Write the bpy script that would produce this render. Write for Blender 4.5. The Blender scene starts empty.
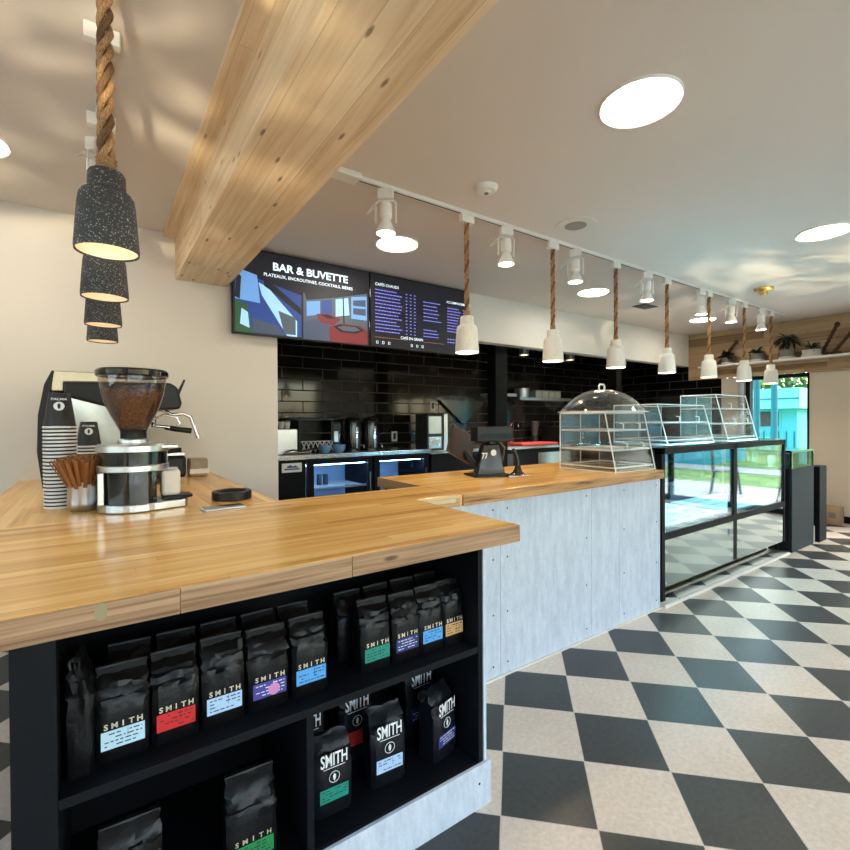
import bpy, math, random
from mathutils import Vector, Matrix
random.seed(7)
SC = bpy.context.scene
COL = SC.collection
PI = math.pi
R = math.radians

# ------------------------------------------------------------------ camera
AL, PT, RL = R(90 + 10.6017 - 45.4014), R(-0.5408), R(-0.2851)
Fw = Vector((math.cos(AL) * math.cos(PT), math.sin(AL) * math.cos(PT), math.sin(PT)))
R0 = Vector((math.sin(AL), -math.cos(AL), 0))
U0 = R0.cross(Fw)
Rt = R0 * math.cos(RL) + U0 * math.sin(RL)
Up = -R0 * math.sin(RL) + U0 * math.cos(RL)
cam_d = bpy.data.cameras.new('camera')
cam = bpy.data.objects.new('camera', cam_d)
COL.objects.link(cam)
cam_d.sensor_width = 36
cam_d.lens = 470.12 / 850 * 36
cam_d.clip_start = 0.02
cam_d.clip_end = 200
M4 = Matrix.Identity(4)
for i in range(3):
    M4[i][0], M4[i][1], M4[i][2] = Rt[i], Up[i], -Fw[i]
M4[2][3] = 1.3
cam.matrix_world = M4
SC.camera = cam

# ------------------------------------------------------------------ exposure, world, daylight
SC.view_settings.view_transform = 'Standard'
SC.view_settings.look = 'None'
SC.view_settings.gamma = 1
SC.view_settings.use_curve_mapping = False
SC.view_settings.exposure = 0.64
cy = SC.cycles
cy.use_denoising = True
cy.max_bounces = 10
cy.diffuse_bounces = 5
cy.glossy_bounces = 5
cy.transmission_bounces = 8
cy.transparent_max_bounces = 24
cy.sample_clamp_indirect = 6
cy.caustics_reflective = False
cy.caustics_refractive = False

world = bpy.data.worlds.new('sky')
SC.world = world
world.use_nodes = True
wn = world.node_tree
wn.nodes.clear()
w_out = wn.nodes.new('ShaderNodeOutputWorld')
w_bg = wn.nodes.new('ShaderNodeBackground')
w_sky = wn.nodes.new('ShaderNodeTexSky')
w_sky.sky_type = 'NISHITA'
w_sky.sun_disc = False
w_sky.sun_elevation = R(48)
w_sky.sun_rotation = R(120)
w_sky.air_density = 1.2
w_sky.dust_density = 3.0
w_bg.inputs['Strength'].default_value = 0.82
wn.links.new(w_sky.outputs[0], w_bg.inputs['Color'])
wn.links.new(w_bg.outputs[0], w_out.inputs['Surface'])

def kelvin(t):
    return {2700: (1, .72, .46), 3000: (1, .80, .58), 3500: (1, .80, .58), 4000: (1, .87, .70), 6500: (.80, .90, 1)}[t]

def lamp(name, kind, loc, power, color, size=.1, aim=None, **kw):
    d = bpy.data.lights.new(name, kind)
    d.energy = power
    d.color = color
    if kind == 'AREA':
        d.size = size
    else:
        d.shadow_soft_size = size
    for k, v in kw.items():
        setattr(d, k, v)
    o = bpy.data.objects.new(name, d)
    COL.objects.link(o)
    o.location = loc
    if aim is not None:
        o.rotation_euler = (Vector(aim) - Vector(loc)).to_track_quat('-Z', 'Y').to_euler()
    return o

DAY = (.78, .89, 1)
# daylight entering through the two glazed walls (light sits in the glass openings)
for nm, loc, sx, sy, aim in (('portal_south', (1.85, -2.82, 1.28), 6.9, 2.2, (1.85, 3, 1.28)), ('portal_west', (-2.22, .5, 1.6), 3.3, 1.45, (2, .5, 1.6)), ('portal_east', (7.62, -.47, 1.15), 3.6, 2.1, (0, -.47, 1.15))):
    pl = lamp(nm, 'AREA', loc, 1, DAY, sx, aim, shape='RECTANGLE', size_y=sy)   # guides the sky light through the glazed walls
    pl.data.cycles.is_portal = True
SUN = lamp('sun', 'SUN', (0, 0, 20), 4.5, (1, .95, .86), .02, None, angle=R(.6))
SUN.rotation_euler = Vector((.25, -.62, -.9)).to_track_quat('-Z', 'Y').to_euler()

# added spot lamps standing in for reflected sun: noise pattern throws rippled patches on the ceiling
def ripple_lamp(loc, aim, power, ang, seed, rot):
    o = lamp('reflected_sun_stand_in', 'SPOT', loc, power, (1, .86, .58), .03, aim, spot_size=R(ang), spot_blend=.9)
    d = o.data; d.use_nodes = True; nt = d.node_tree
    em_ = nt.nodes['Emission']
    tc = nt.nodes.new('ShaderNodeTexCoord'); mp = nt.nodes.new('ShaderNodeMapping'); nz = nt.nodes.new('ShaderNodeTexNoise'); mr = nt.nodes.new('ShaderNodeMapRange')
    mp.inputs['Scale'].default_value = (5.0, 16.0, 5.0); mp.inputs['Location'].default_value = (seed, seed * 1.7, 0); mp.inputs['Rotation'].default_value = (0, 0, rot)
    nz.inputs['Scale'].default_value = 1.6; nz.inputs['Detail'].default_value = 1.5; nz.inputs['Distortion'].default_value = 1.2
    mr.inputs['From Min'].default_value = .46; mr.inputs['From Max'].default_value = .72; mr.inputs['To Min'].default_value = 0; mr.inputs['To Max'].default_value = 6
    nt.links.new(tc.outputs['Normal'], mp.inputs[0]); nt.links.new(mp.outputs[0], nz.inputs['Vector']); nt.links.new(nz.outputs[0], mr.inputs[0]); nt.links.new(mr.outputs[0], em_.inputs['Strength'])
ripple_lamp((-.6, -2.4, .3), (-.15, 1.75, 2.6), 210, 26, 3.1, .5)
ripple_lamp((4.4, -2.4, .3), (5.1, 1.5, 2.6), 150, 30, 7.7, -.4)

# ------------------------------------------------------------------ materials
def new_mat(name):
    m = bpy.data.materials.new(name)
    m.use_nodes = True
    nt = m.node_tree
    return m, nt, nt.nodes['Principled BSDF']

def N(nt, kind, **kw):
    n = nt.nodes.new(kind)
    for k, v in kw.items():
        if k.startswith('i_'):
            n.inputs[k[2:].replace('_', ' ')].default_value = v
        else:
            setattr(n, k, v)
    return n

def L(nt, a, b):
    nt.links.new(a, b)

def srgb(r, g, b):
    f = lambda c: (c / 255) / 12.92 if c <= 10 else (((c / 255) + .055) / 1.055) ** 2.4
    return (f(r), f(g), f(b), 1)

def mathn(nt, op, a, b=None, c=None):
    n = nt.nodes.new('ShaderNodeMath')
    n.operation = op
    for i, v in enumerate((a, b, c)):
        if v is None:
            continue
        if isinstance(v, (int, float)):
            n.inputs[i].default_value = v
        else:
            L(nt, v, n.inputs[i])
    return n.outputs[0]

def plain(name, col, rough=.5, metal=0, var=.08, scale=30, bump=0, coat=0, spec=.5):
    """painted / plastic / metal surface with slight procedural mottling"""
    m, nt, p = new_mat(name)
    c = col if len(col) == 4 else (*col, 1)
    tc = N(nt, 'ShaderNodeTexCoord')
    nz = N(nt, 'ShaderNodeTexNoise', i_Scale=scale, i_Detail=3.0)
    L(nt, tc.outputs['Object'], nz.inputs['Vector'])
    mr = N(nt, 'ShaderNodeMapRange', i_To_Min=1 - var, i_To_Max=1 + var)
    L(nt, nz.outputs[0], mr.inputs[0])
    mx = N(nt, 'ShaderNodeVectorMath', operation='SCALE')
    mx.inputs[0].default_value = c[:3]
    L(nt, mr.outputs[0], mx.inputs['Scale'])
    L(nt, mx.outputs[0], p.inputs['Base Color'])
    p.inputs['Roughness'].default_value = rough
    p.inputs['Metallic'].default_value = metal
    p.inputs['Specular IOR Level'].default_value = spec
    if coat:
        p.inputs['Coat Weight'].default_value = coat
        p.inputs['Coat Roughness'].default_value = .08
    if bump:
        b = N(nt, 'ShaderNodeBump', i_Strength=bump, i_Distance=.01)
        L(nt, nz.outputs[0], b.inputs['Height'])
        L(nt, b.outputs[0], p.inputs['Normal'])
    return m

def emis(name, col, strength):
    m, nt, p = new_mat(name)
    p.inputs['Base Color'].default_value = (*col[:3], 1)
    p.inputs['Emission Color'].default_value = (*col[:3], 1)
    p.inputs['Emission Strength'].default_value = strength
    return m

def clear(name, tint=(1, 1, 1), gloss=.12, edge=.6, rough=.02):
    """thin clear sheet: see-through with mirror-like surface reflection"""
    m, nt, p = new_mat(name)
    nt.nodes.remove(p)
    out = nt.nodes['Material Output']
    t = N(nt, 'ShaderNodeBsdfTransparent')
    t.inputs[0].default_value = (*tint, 1)
    g = N(nt, 'ShaderNodeBsdfGlossy')
    g.inputs['Roughness'].default_value = rough
    lw = N(nt, 'ShaderNodeLayerWeight', i_Blend=.5)
    mr = N(nt, 'ShaderNodeMapRange', i_To_Min=gloss, i_To_Max=edge)
    pw = mathn(nt, 'POWER', lw.outputs['Facing'], 3.0)
    L(nt, pw, mr.inputs[0])
    mx = N(nt, 'ShaderNodeMixShader')
    L(nt, mr.outputs[0], mx.inputs[0])
    L(nt, t.outputs[0], mx.inputs[1])
    L(nt, g.outputs[0], mx.inputs[2])
    L(nt, mx.outputs[0], out.inputs[0])
    return m

def wood(name, cols, axis='X', strip=.045, plank=1.6, rough=.3, coat=0, third='Z', knots=.0, grain=26, seam=.25, vary=1.0, contrast=1.3):
    """boards running along `axis`; strips stacked along the cross axis"""
    m, nt, p = new_mat(name)
    tc = N(nt, 'ShaderNodeTexCoord')
    sp = N(nt, 'ShaderNodeSeparateXYZ')
    L(nt, tc.outputs['Object'], sp.inputs[0])
    al = sp.outputs[axis]
    cr = sp.outputs[third]
    sidx = mathn(nt, 'FLOOR', mathn(nt, 'DIVIDE', cr, strip))
    w1 = N(nt, 'ShaderNodeTexWhiteNoise', noise_dimensions='1D')
    L(nt, sidx, w1.inputs['W'])
    off = mathn(nt, 'ADD', mathn(nt, 'DIVIDE', al, plank), mathn(nt, 'MULTIPLY', w1.outputs['Value'], 3.0))
    pidx = mathn(nt, 'FLOOR', off)
    w2 = N(nt, 'ShaderNodeTexWhiteNoise', noise_dimensions='2D')
    cb = N(nt, 'ShaderNodeCombineXYZ')
    L(nt, sidx, cb.inputs[0]); L(nt, pidx, cb.inputs[1])
    L(nt, cb.outputs[0], w2.inputs['Vector'])
    # stretched grain
    mp = N(nt, 'ShaderNodeMapping')
    sc = {'X': (1.1, grain, grain), 'Y': (grain, 1.1, grain), 'Z': (grain, grain, 1.1)}[axis]
    mp.inputs['Scale'].default_value = sc
    ad = N(nt, 'ShaderNodeVectorMath', operation='ADD')
    L(nt, tc.outputs['Object'], ad.inputs[0])
    L(nt, w2.outputs['Color'], ad.inputs[1])
    L(nt, ad.outputs[0], mp.inputs['Vector'])
    nz = N(nt, 'ShaderNodeTexNoise', i_Scale=1.6, i_Detail=5.0, i_Roughness=.6, i_Distortion=.6)
    L(nt, mp.outputs[0], nz.inputs['Vector'])
    g = mathn(nt, 'ADD', mathn(nt, 'MULTIPLY', mathn(nt, 'SUBTRACT', nz.outputs[0], .5), contrast),
              mathn(nt, 'MULTIPLY', mathn(nt, 'SUBTRACT', w2.outputs['Value'], .5), .6 * vary))
    g = mathn(nt, 'ADD', g, .5)
    rp = N(nt, 'ShaderNodeValToRGB')
    L(nt, g, rp.inputs[0])
    el = rp.color_ramp.elements
    while len(el) < len(cols):
        el.new(.5)
    for i, c in enumerate(cols):
        el[i].position = .12 + .76 * i / (len(cols) - 1)
        el[i].color = c
    # seams between the strips
    fr = mathn(nt, 'FRACT', mathn(nt, 'DIVIDE', cr, strip))
    sm = mathn(nt, 'LESS_THAN', fr, .0012 / strip + .0)
    fr2 = mathn(nt, 'FRACT', off)
    sm2 = mathn(nt, 'LESS_THAN', fr2, .0015 / plank)
    sm = mathn(nt, 'MAXIMUM', sm, sm2)
    mx = N(nt, 'ShaderNodeMix', data_type='RGBA', blend_type='MULTIPLY')
    mx.inputs['B'].default_value = (.45, .36, .28, 1)
    L(nt, mathn(nt, 'MULTIPLY', sm, seam * 3), mx.inputs['Factor'])
    L(nt, rp.outputs[0], mx.inputs['A'])
    last = mx.outputs['Result']
    if knots:
        vo = N(nt, 'ShaderNodeTexVoronoi', i_Scale=1.0, feature='F1', voronoi_dimensions='2D')
        kc = N(nt, 'ShaderNodeCombineXYZ')
        L(nt, mathn(nt, 'MULTIPLY', al, 2.1), kc.inputs[0]); L(nt, mathn(nt, 'MULTIPLY', cr, 7.5), kc.inputs[1])
        L(nt, kc.outputs[0], vo.inputs['Vector'])
        kr = N(nt, 'ShaderNodeMapRange', i_From_Min=.03, i_From_Max=.062, i_To_Min=knots, i_To_Max=0)
        L(nt, vo.outputs['Distance'], kr.inputs[0])
        mk2 = N(nt, 'ShaderNodeMix', data_type='RGBA')
        mk2.inputs['B'].default_value = srgb(92, 58, 34)
        L(nt, kr.outputs[0], mk2.inputs['Factor']); L(nt, last, mk2.inputs['A'])
        last = mk2.outputs['Result']
    L(nt, last, p.inputs['Base Color'])
    p.inputs['Roughness'].default_value = rough
    if coat:
        p.inputs['Coat Weight'].default_value = coat
        p.inputs['Coat Roughness'].default_value = .12
    b = N(nt, 'ShaderNodeBump', i_Strength=.06, i_Distance=.004)
    L(nt, nz.outputs[0], b.inputs['Height'])
    L(nt, b.outputs[0], p.inputs['Normal'])
    return m

TOP = [srgb(196, 136, 60), srgb(228, 172, 86), srgb(240, 190, 106), srgb(249, 212, 138)]
RAW = [srgb(112, 78, 52), srgb(148, 112, 80), srgb(172, 136, 102), srgb(190, 156, 122)]
PINE = [srgb(194, 158, 114), srgb(220, 190, 150), srgb(232, 208, 172), srgb(240, 222, 192)]
m_top_x = wood('varnished_butcher_block', TOP, 'X', .042, 1.7, .32, .35, 'Y', seam=.12, vary=.8)
m_top_y = wood('varnished_butcher_block_cross', TOP, 'Y', .042, 1.7, .32, .35, 'X', seam=.12, vary=.8)
m_edge = wood('raw_board_edge', RAW, 'X', 50, 60, .55, 0, 'Z', knots=.9, grain=48, vary=.5, contrast=2.0)
m_edge_y = wood('raw_board_edge_cross', RAW, 'Y', 2, 1.3, .55, 0, 'Z', grain=30, vary=.5)
m_edge_b = wood('figured_board_edge', [srgb(70, 44, 24), srgb(150, 104, 58), srgb(190, 142, 86), srgb(210, 166, 110)], 'X', .5, 2.2, .5, .1, 'Z', grain=26, vary=.3, contrast=2.2)
m_end = wood('pale_laminated_end', [srgb(178, 142, 98), srgb(206, 176, 132), srgb(222, 196, 156)], 'X', .02, .3, .5, 0, 'Z', vary=1)
m_beam = wood('pale_spruce_beam', PINE, 'Y', .095, 2.4, .6, 0, 'X', knots=.75, grain=24, seam=.3, vary=.5)
m_beam_side = wood('pale_spruce_beam_side', PINE, 'Y', .19, 4, .6, 0, 'Z', knots=.6, grain=22, seam=.2, vary=.4)
m_clad = wood('wall_cladding', [srgb(128, 100, 70), srgb(164, 134, 98), srgb(184, 156, 118)], 'Y', .115, 1.3, .6, 0, 'Z', knots=.3, vary=1.2, seam=.3)

def wallpaint(name, col, bump=.04):
    m, nt, p = new_mat(name)
    nz = N(nt, 'ShaderNodeTexNoise', i_Scale=90.0, i_Detail=4.0)
    n2 = N(nt, 'ShaderNodeTexNoise', i_Scale=1.2, i_Detail=2.0)
    tc = N(nt, 'ShaderNodeTexCoord')
    L(nt, tc.outputs['Object'], nz.inputs['Vector']); L(nt, tc.outputs['Object'], n2.inputs['Vector'])
    mr = N(nt, 'ShaderNodeMapRange', i_To_Min=.96, i_To_Max=1.03)
    L(nt, n2.outputs[0], mr.inputs[0])
    mx = N(nt, 'ShaderNodeVectorMath', operation='SCALE')
    mx.inputs[0].default_value = col[:3]
    L(nt, mr.outputs[0], mx.inputs['Scale']); L(nt, mx.outputs[0], p.inputs['Base Color'])
    p.inputs['Roughness'].default_value = .7
    b = N(nt, 'ShaderNodeBump', i_Strength=bump, i_Distance=.003)
    L(nt, nz.outputs[0], b.inputs['Height']); L(nt, b.outputs[0], p.inputs['Normal'])
    return m

m_wall = wallpaint('cream_wall_paint', srgb(224, 217, 206))
m_wall_far = wallpaint('beige_wall_paint', srgb(196, 184, 166))
m_ceil = wallpaint('ceiling_paint', srgb(218, 208, 198))
m_soffit = wallpaint('soffit_paint', srgb(220, 216, 206))

# checker floor
def floor_mat():
    m, nt, p = new_mat('checker_floor_tiles')
    tc = N(nt, 'ShaderNodeTexCoord')
    sp = N(nt, 'ShaderNodeSeparateXYZ'); L(nt, tc.outputs['Object'], sp.inputs[0])
    s = 1.3 / 4.2523; a = R(45.4014); cx, cyy = .1432, -8.0749
    X, Y = sp.outputs[0], sp.outputs[1]
    u = mathn(nt, 'ADD', mathn(nt, 'SUBTRACT', mathn(nt, 'MULTIPLY', X, math.cos(a) / s), mathn(nt, 'MULTIPLY', Y, math.sin(a) / s)), cx)
    v = mathn(nt, 'ADD', mathn(nt, 'ADD', mathn(nt, 'MULTIPLY', X, math.sin(a) / s), mathn(nt, 'MULTIPLY', Y, math.cos(a) / s)), cyy)
    fu, fv = mathn(nt, 'FLOOR', u), mathn(nt, 'FLOOR', v)
    par = mathn(nt, 'FLOORED_MODULO', mathn(nt, 'ADD', fu, fv), 2.0)
    eu = mathn(nt, 'ABSOLUTE', mathn(nt, 'SUBTRACT', mathn(nt, 'FRACT', u), .5))
    ev = mathn(nt, 'ABSOLUTE', mathn(nt, 'SUBTRACT', mathn(nt, 'FRACT', v), .5))
    gr = mathn(nt, 'GREATER_THAN', mathn(nt, 'MAXIMUM', eu, ev), .494)
    nz = N(nt, 'ShaderNodeTexNoise', i_Scale=55.0, i_Detail=6.0, i_Roughness=.7)
    n2 = N(nt, 'ShaderNodeTexNoise', i_Scale=4.0, i_Detail=3.0)
    L(nt, tc.outputs['Object'], nz.inputs['Vector']); L(nt, tc.outputs['Object'], n2.inputs['Vector'])
    wn_ = N(nt, 'ShaderNodeTexWhiteNoise', noise_dimensions='2D')
    cb = N(nt, 'ShaderNodeCombineXYZ'); L(nt, fu, cb.inputs[0]); L(nt, fv, cb.inputs[1]); L(nt, cb.outputs[0], wn_.inputs['Vector'])
    def ramp(c0, c1):
        r = N(nt, 'ShaderNodeValToRGB')
        r.color_ramp.elements[0].position = .3; r.color_ramp.elements[1].position = .7
        r.color_ramp.elements[0].color = c0; r.color_ramp.elements[1].color = c1
        L(nt, mathn(nt, 'ADD', mathn(nt, 'MULTIPLY', nz.outputs[0], .75), mathn(nt, 'MULTIPLY', n2.outputs[0], .25)), r.inputs[0])
        return r.outputs[0]
    li = ramp(srgb(190, 176, 160), srgb(226, 214, 200))
    dk = ramp(srgb(34, 37, 38), srgb(62, 65, 64))
    mx = N(nt, 'ShaderNodeMix', data_type='RGBA')
    L(nt, par, mx.inputs['Factor']); L(nt, li, mx.inputs['A']); L(nt, dk, mx.inputs['B'])
    hs = N(nt, 'ShaderNodeHueSaturation')
    L(nt, mathn(nt, 'ADD', mathn(nt, 'MULTIPLY', wn_.outputs['Value'], .12), .94), hs.inputs['Value'])
    L(nt, mx.outputs['Result'], hs.inputs['Color'])
    m3 = N(nt, 'ShaderNodeMix', data_type='RGBA')
    L(nt, mathn(nt, 'MULTIPLY', gr, .8), m3.inputs['Factor']); L(nt, hs.outputs[0], m3.inputs['A'])
    m3.inputs['B'].default_value = srgb(190, 184, 172)
    L(nt, m3.outputs['Result'], p.inputs['Base Color'])
    p.inputs['Roughness'].default_value = .34
    b = N(nt, 'ShaderNodeBump', i_Strength=.04, i_Distance=.003)
    L(nt, nz.outputs[0], b.inputs['Height']); L(nt, b.outputs[0], p.inputs['Normal'])
    return m
m_floor = floor_mat()

def brick_mat(name, c1, c2, mort, bw, bh, plane='XZ', rough=.08, gap=.006):
    m, nt, p = new_mat(name)
    tc = N(nt, 'ShaderNodeTexCoord')
    sp = N(nt, 'ShaderNodeSeparateXYZ'); L(nt, tc.outputs['Object'], sp.inputs[0])
    cb = N(nt, 'ShaderNodeCombineXYZ')
    L(nt, sp.outputs[plane[0]], cb.inputs[0]); L(nt, sp.outputs[plane[1]], cb.inputs[1])
    br = N(nt, 'ShaderNodeTexBrick', offset=.5)
    br.inputs['Scale'].default_value = 1
    br.inputs['Brick Width'].default_value = bw
    br.inputs['Row Height'].default_value = bh
    br.inputs['Mortar Size'].default_value = gap
    br.inputs['Mortar Smooth'].default_value = .1
    br.inputs['Color1'].default_value = c1; br.inputs['Color2'].default_value = c2; br.inputs['Mortar'].default_value = mort
    L(nt, cb.outputs[0], br.inputs['Vector'])
    L(nt, br.outputs['Color'], p.inputs['Base Color'])
    mr = N(nt, 'ShaderNodeMapRange', i_To_Min=rough, i_To_Max=.7)
    L(nt, br.outputs['Fac'], mr.inputs[0]); L(nt, mr.outputs[0], p.inputs['Roughness'])
    nz = N(nt, 'ShaderNodeTexNoise', i_Scale=2.5, i_Detail=0.0)
    L(nt, tc.outputs['Object'], nz.inputs['Vector'])
    b = N(nt, 'ShaderNodeBump', i_Strength=.5, i_Distance=.003, invert=True)
    L(nt, mathn(nt, 'ADD', br.outputs['Fac'], mathn(nt, 'MULTIPLY', nz.outputs[0], .6)), b.inputs['Height'])
    L(nt, b.outputs[0], p.inputs['Normal'])
    return m
m_tile = brick_mat('black_glazed_tiles', srgb(20, 17, 15), srgb(36, 30, 25), srgb(64, 60, 53), .48, .127, 'XZ')
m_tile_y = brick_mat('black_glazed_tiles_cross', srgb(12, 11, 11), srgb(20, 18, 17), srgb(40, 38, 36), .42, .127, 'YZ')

def concrete(name, base, dark, speck=.5, scale=1.0, rough=.75):
    m, nt, p = new_mat(name)
    tc = N(nt, 'ShaderNodeTexCoord')
    mp = N(nt, 'ShaderNodeMapping'); mp.inputs['Scale'].default_value = (14 * scale, 14 * scale, 3.2 * scale)
    L(nt, tc.outputs['Object'], mp.inputs[0])
    nz = N(nt, 'ShaderNodeTexNoise', i_Scale=2.2, i_Detail=9.0, i_Roughness=.75)
    L(nt, mp.outputs[0], nz.inputs['Vector'])
    n2 = N(nt, 'ShaderNodeTexNoise', i_Scale=120.0 * scale, i_Detail=3.0)
    L(nt, tc.outputs['Object'], n2.inputs['Vector'])
    r = N(nt, 'ShaderNodeValToRGB')
    r.color_ramp.elements[0].position = .33; r.color_ramp.elements[0].color = dark
    r.color_ramp.elements[1].position = .6; r.color_ramp.elements[1].color = base
    L(nt, mathn(nt, 'ADD', mathn(nt, 'MULTIPLY', nz.outputs[0], 1 - .3 * speck), mathn(nt, 'MULTIPLY', n2.outputs[0], .3 * speck)), r.inputs[0])
    L(nt, r.outputs[0], p.inputs['Base Color'])
    p.inputs['Roughness'].default_value = rough
    b = N(nt, 'ShaderNodeBump', i_Strength=.12, i_Distance=.004)
    L(nt, n2.outputs[0], b.inputs['Height']); L(nt, b.outputs[0], p.inputs['Normal'])
    return m
m_panel = concrete('grey_cement_board', srgb(206, 214, 226), srgb(176, 186, 200))

def terrazzo(name, base, chip, thresh, scale, rough=.7):
    m, nt, p = new_mat(name)
    tc = N(nt, 'ShaderNodeTexCoord')
    vo = N(nt, 'ShaderNodeTexVoronoi', i_Scale=scale, feature='F1')
    nzd = N(nt, 'ShaderNodeTexNoise', i_Scale=scale * .8, i_Detail=2.0)
    L(nt, tc.outputs['Object'], nzd.inputs['Vector'])
    ad = N(nt, 'ShaderNodeVectorMath', operation='MULTIPLY_ADD')
    L(nt, nzd.outputs['Color'], ad.inputs[0]); ad.inputs[1].default_value = (.012, .012, .012); L(nt, tc.outputs['Object'], ad.inputs[2])
    L(nt, ad.outputs[0], vo.inputs['Vector'])
    sc = N(nt, 'ShaderNodeSeparateColor'); L(nt, vo.outputs['Color'], sc.inputs[0])
    ok = mathn(nt, 'MULTIPLY', mathn(nt, 'LESS_THAN', vo.outputs['Distance'], mathn(nt, 'MULTIPLY', sc.outputs[0], .42)), mathn(nt, 'GREATER_THAN', sc.outputs[1], thresh))
    mx = N(nt, 'ShaderNodeMix', data_type='RGBA')
    L(nt, ok, mx.inputs['Factor']); mx.inputs['A'].default_value = base; mx.inputs['B'].default_value = chip
    L(nt, mx.outputs['Result'], p.inputs['Base Color'])
    p.inputs['Roughness'].default_value = rough
    b = N(nt, 'ShaderNodeBump', i_Strength=.2, i_Distance=.002)
    L(nt, nzd.outputs[0], b.inputs['Height']); L(nt, b.outputs[0], p.inputs['Normal'])
    return m
m_terr = terrazzo('speckled_dark_concrete', srgb(50, 50, 52), srgb(158, 156, 152), .12, 235)
m_whitec = terrazzo('speckled_white_concrete', srgb(226, 222, 212), srgb(196, 190, 180), .5, 160)
m_inner = plain('pale_lamp_lining', srgb(224, 214, 196), .8, bump=.2, scale=80)

def rope_mat(name='manila_rope', c0=srgb(110, 74, 42), c1=srgb(200, 156, 112)):
    m, nt, p = new_mat(name)
    tc = N(nt, 'ShaderNodeTexCoord')
    mp = N(nt, 'ShaderNodeMapping'); mp.inputs['Scale'].default_value = (300, 300, 60); mp.inputs['Rotation'].default_value = (.6, .3, 0)
    L(nt, tc.outputs['Object'], mp.inputs[0])
    nz = N(nt, 'ShaderNodeTexNoise', i_Scale=1.5, i_Detail=4.0); L(nt, mp.outputs[0], nz.inputs['Vector'])
    r = N(nt, 'ShaderNodeValToRGB')
    r.color_ramp.elements[0].position = .3; r.color_ramp.elements[0].color = c0
    r.color_ramp.elements[1].position = .7; r.color_ramp.elements[1].color = c1
    L(nt, nz.outputs[0], r.inputs[0]); L(nt, r.outputs[0], p.inputs['Base Color'])
    p.inputs['Roughness'].default_value = .85
    b = N(nt, 'ShaderNodeBump', i_Strength=.6, i_Distance=.002); L(nt, nz.outputs[0], b.inputs['Height']); L(nt, b.outputs[0], p.inputs['Normal'])
    return m
m_rope = [rope_mat(), rope_mat('manila_rope_shaded_strand', srgb(70, 46, 26), srgb(140, 100, 66))]  # one strand coloured darker, groove shade put into its colour so the twist shows
m_black = plain('black_painted_board', srgb(9, 11, 17), .6, bump=.03, spec=.2)
m_blackgloss = plain('gloss_black_plastic', srgb(14, 14, 15), .12, coat=.5)
m_blacksatin = plain('satin_black_plastic', srgb(17, 17, 18), .4, spec=.35)
m_blackmetal = plain('black_metal', srgb(10, 10, 12), .6, spec=.15)
m_slate = plain('dark_slate_green_laminate', srgb(34, 46, 50), .6, spec=.15)
m_white = plain('white_painted_metal', srgb(228, 226, 220), .4)
m_whitepl = plain('white_plastic', srgb(226, 222, 214), .45)
m_steel = plain('brushed_steel', (.62, .62, .61), .25, 1, var=.12, scale=60)
m_silver = plain('satin_aluminium', (.66, .67, .68), .32, 1, var=.06)
m_chrome = plain('chrome', (.8, .8, .8), .07, 1, var=.02)
m_brass = plain('brass', (.72, .50, .18), .3, 1)
m_bronze = plain('bronze_cover', (.55, .46, .34), .35, 1)
m_mirror = plain('polished_stainless_front', (.22, .25, .22), .06, 1, var=.02)
m_bag = plain('matte_black_foil_bag', srgb(8, 8, 10), .38, bump=.5, scale=22, spec=.3)
m_bagblue = plain('matte_navy_black_bag', srgb(13, 16, 22), .42, bump=.5, scale=22, spec=.3)
m_gold = plain('gold_foil_letters', (.80, .70, .52), .3, .6)
m_wletter = plain('white_print', srgb(236, 238, 240), .5)
m_ink = plain('dark_print', srgb(30, 34, 48), .6)
m_grey = plain('grey_plastic', srgb(120, 120, 118), .5)
m_dgrey = plain('dark_grey_plastic', srgb(58, 60, 62), .5)
m_paper = plain('white_paper', srgb(232, 228, 220), .7)
m_card = plain('brown_cardboard', srgb(172, 142, 108), .85, bump=.1)
m_kraft = plain('kraft_paper', srgb(146, 92, 46), .75, var=.25, scale=80)
m_cupblack = plain('black_card_cup', srgb(38, 35, 33), .55)
m_bluec = plain('blue_white_ceramic', srgb(120, 160, 205), .25)
m_red = plain('red_plastic', srgb(196, 70, 70), .4)
m_fridgein = plain('fridge_liner', srgb(190, 205, 225), .4)
m_led_cool = emis('cool_led', (.35, .70, 1), 5.0)
m_led_case = emis('cyan_led', (.42, .82, 1), 60.0)
m_glass = clear('clear_glass', (.95, .99, .98), .06, .75)
m_glass_case = clear('case_glass', (.86, .97, .98), .11, .8)
m_glass_fridge = clear('fridge_glass', (.75, .85, .95), .08, .6)
m_acryl = clear('clear_acrylic', (.95, .96, .96), .09, .75, .08)
m_door = clear('clear_acrylic_door', (.96, .97, .97), .012, .12, .15)
m_acrylic_edge = plain('polished_acrylic_edge', srgb(222, 226, 224), .2)
m_hopper = clear('smoky_hopper_plastic', (.74, .70, .66), .08, .7, .05)
def beans_mat():
    m, nt, p = new_mat('roasted_coffee_beans')
    tc = N(nt, 'ShaderNodeTexCoord'); vo = N(nt, 'ShaderNodeTexVoronoi', i_Scale=170.0); L(nt, tc.outputs['Object'], vo.inputs['Vector'])
    r = N(nt, 'ShaderNodeValToRGB'); r.color_ramp.elements[0].color = srgb(40, 20, 12); r.color_ramp.elements[1].color = srgb(140, 88, 56)
    sc = N(nt, 'ShaderNodeSeparateColor'); L(nt, vo.outputs['Color'], sc.inputs[0]); L(nt, sc.outputs[0], r.inputs[0]); L(nt, r.outputs[0], p.inputs['Base Color'])
    p.inputs['Roughness'].default_value = .45
    b = N(nt, 'ShaderNodeBump', i_Strength=.8, i_Distance=.003, invert=True); L(nt, vo.outputs['Distance'], b.inputs['Height']); L(nt, b.outputs[0], p.inputs['Normal'])
    return m
m_beans = beans_mat()
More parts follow.
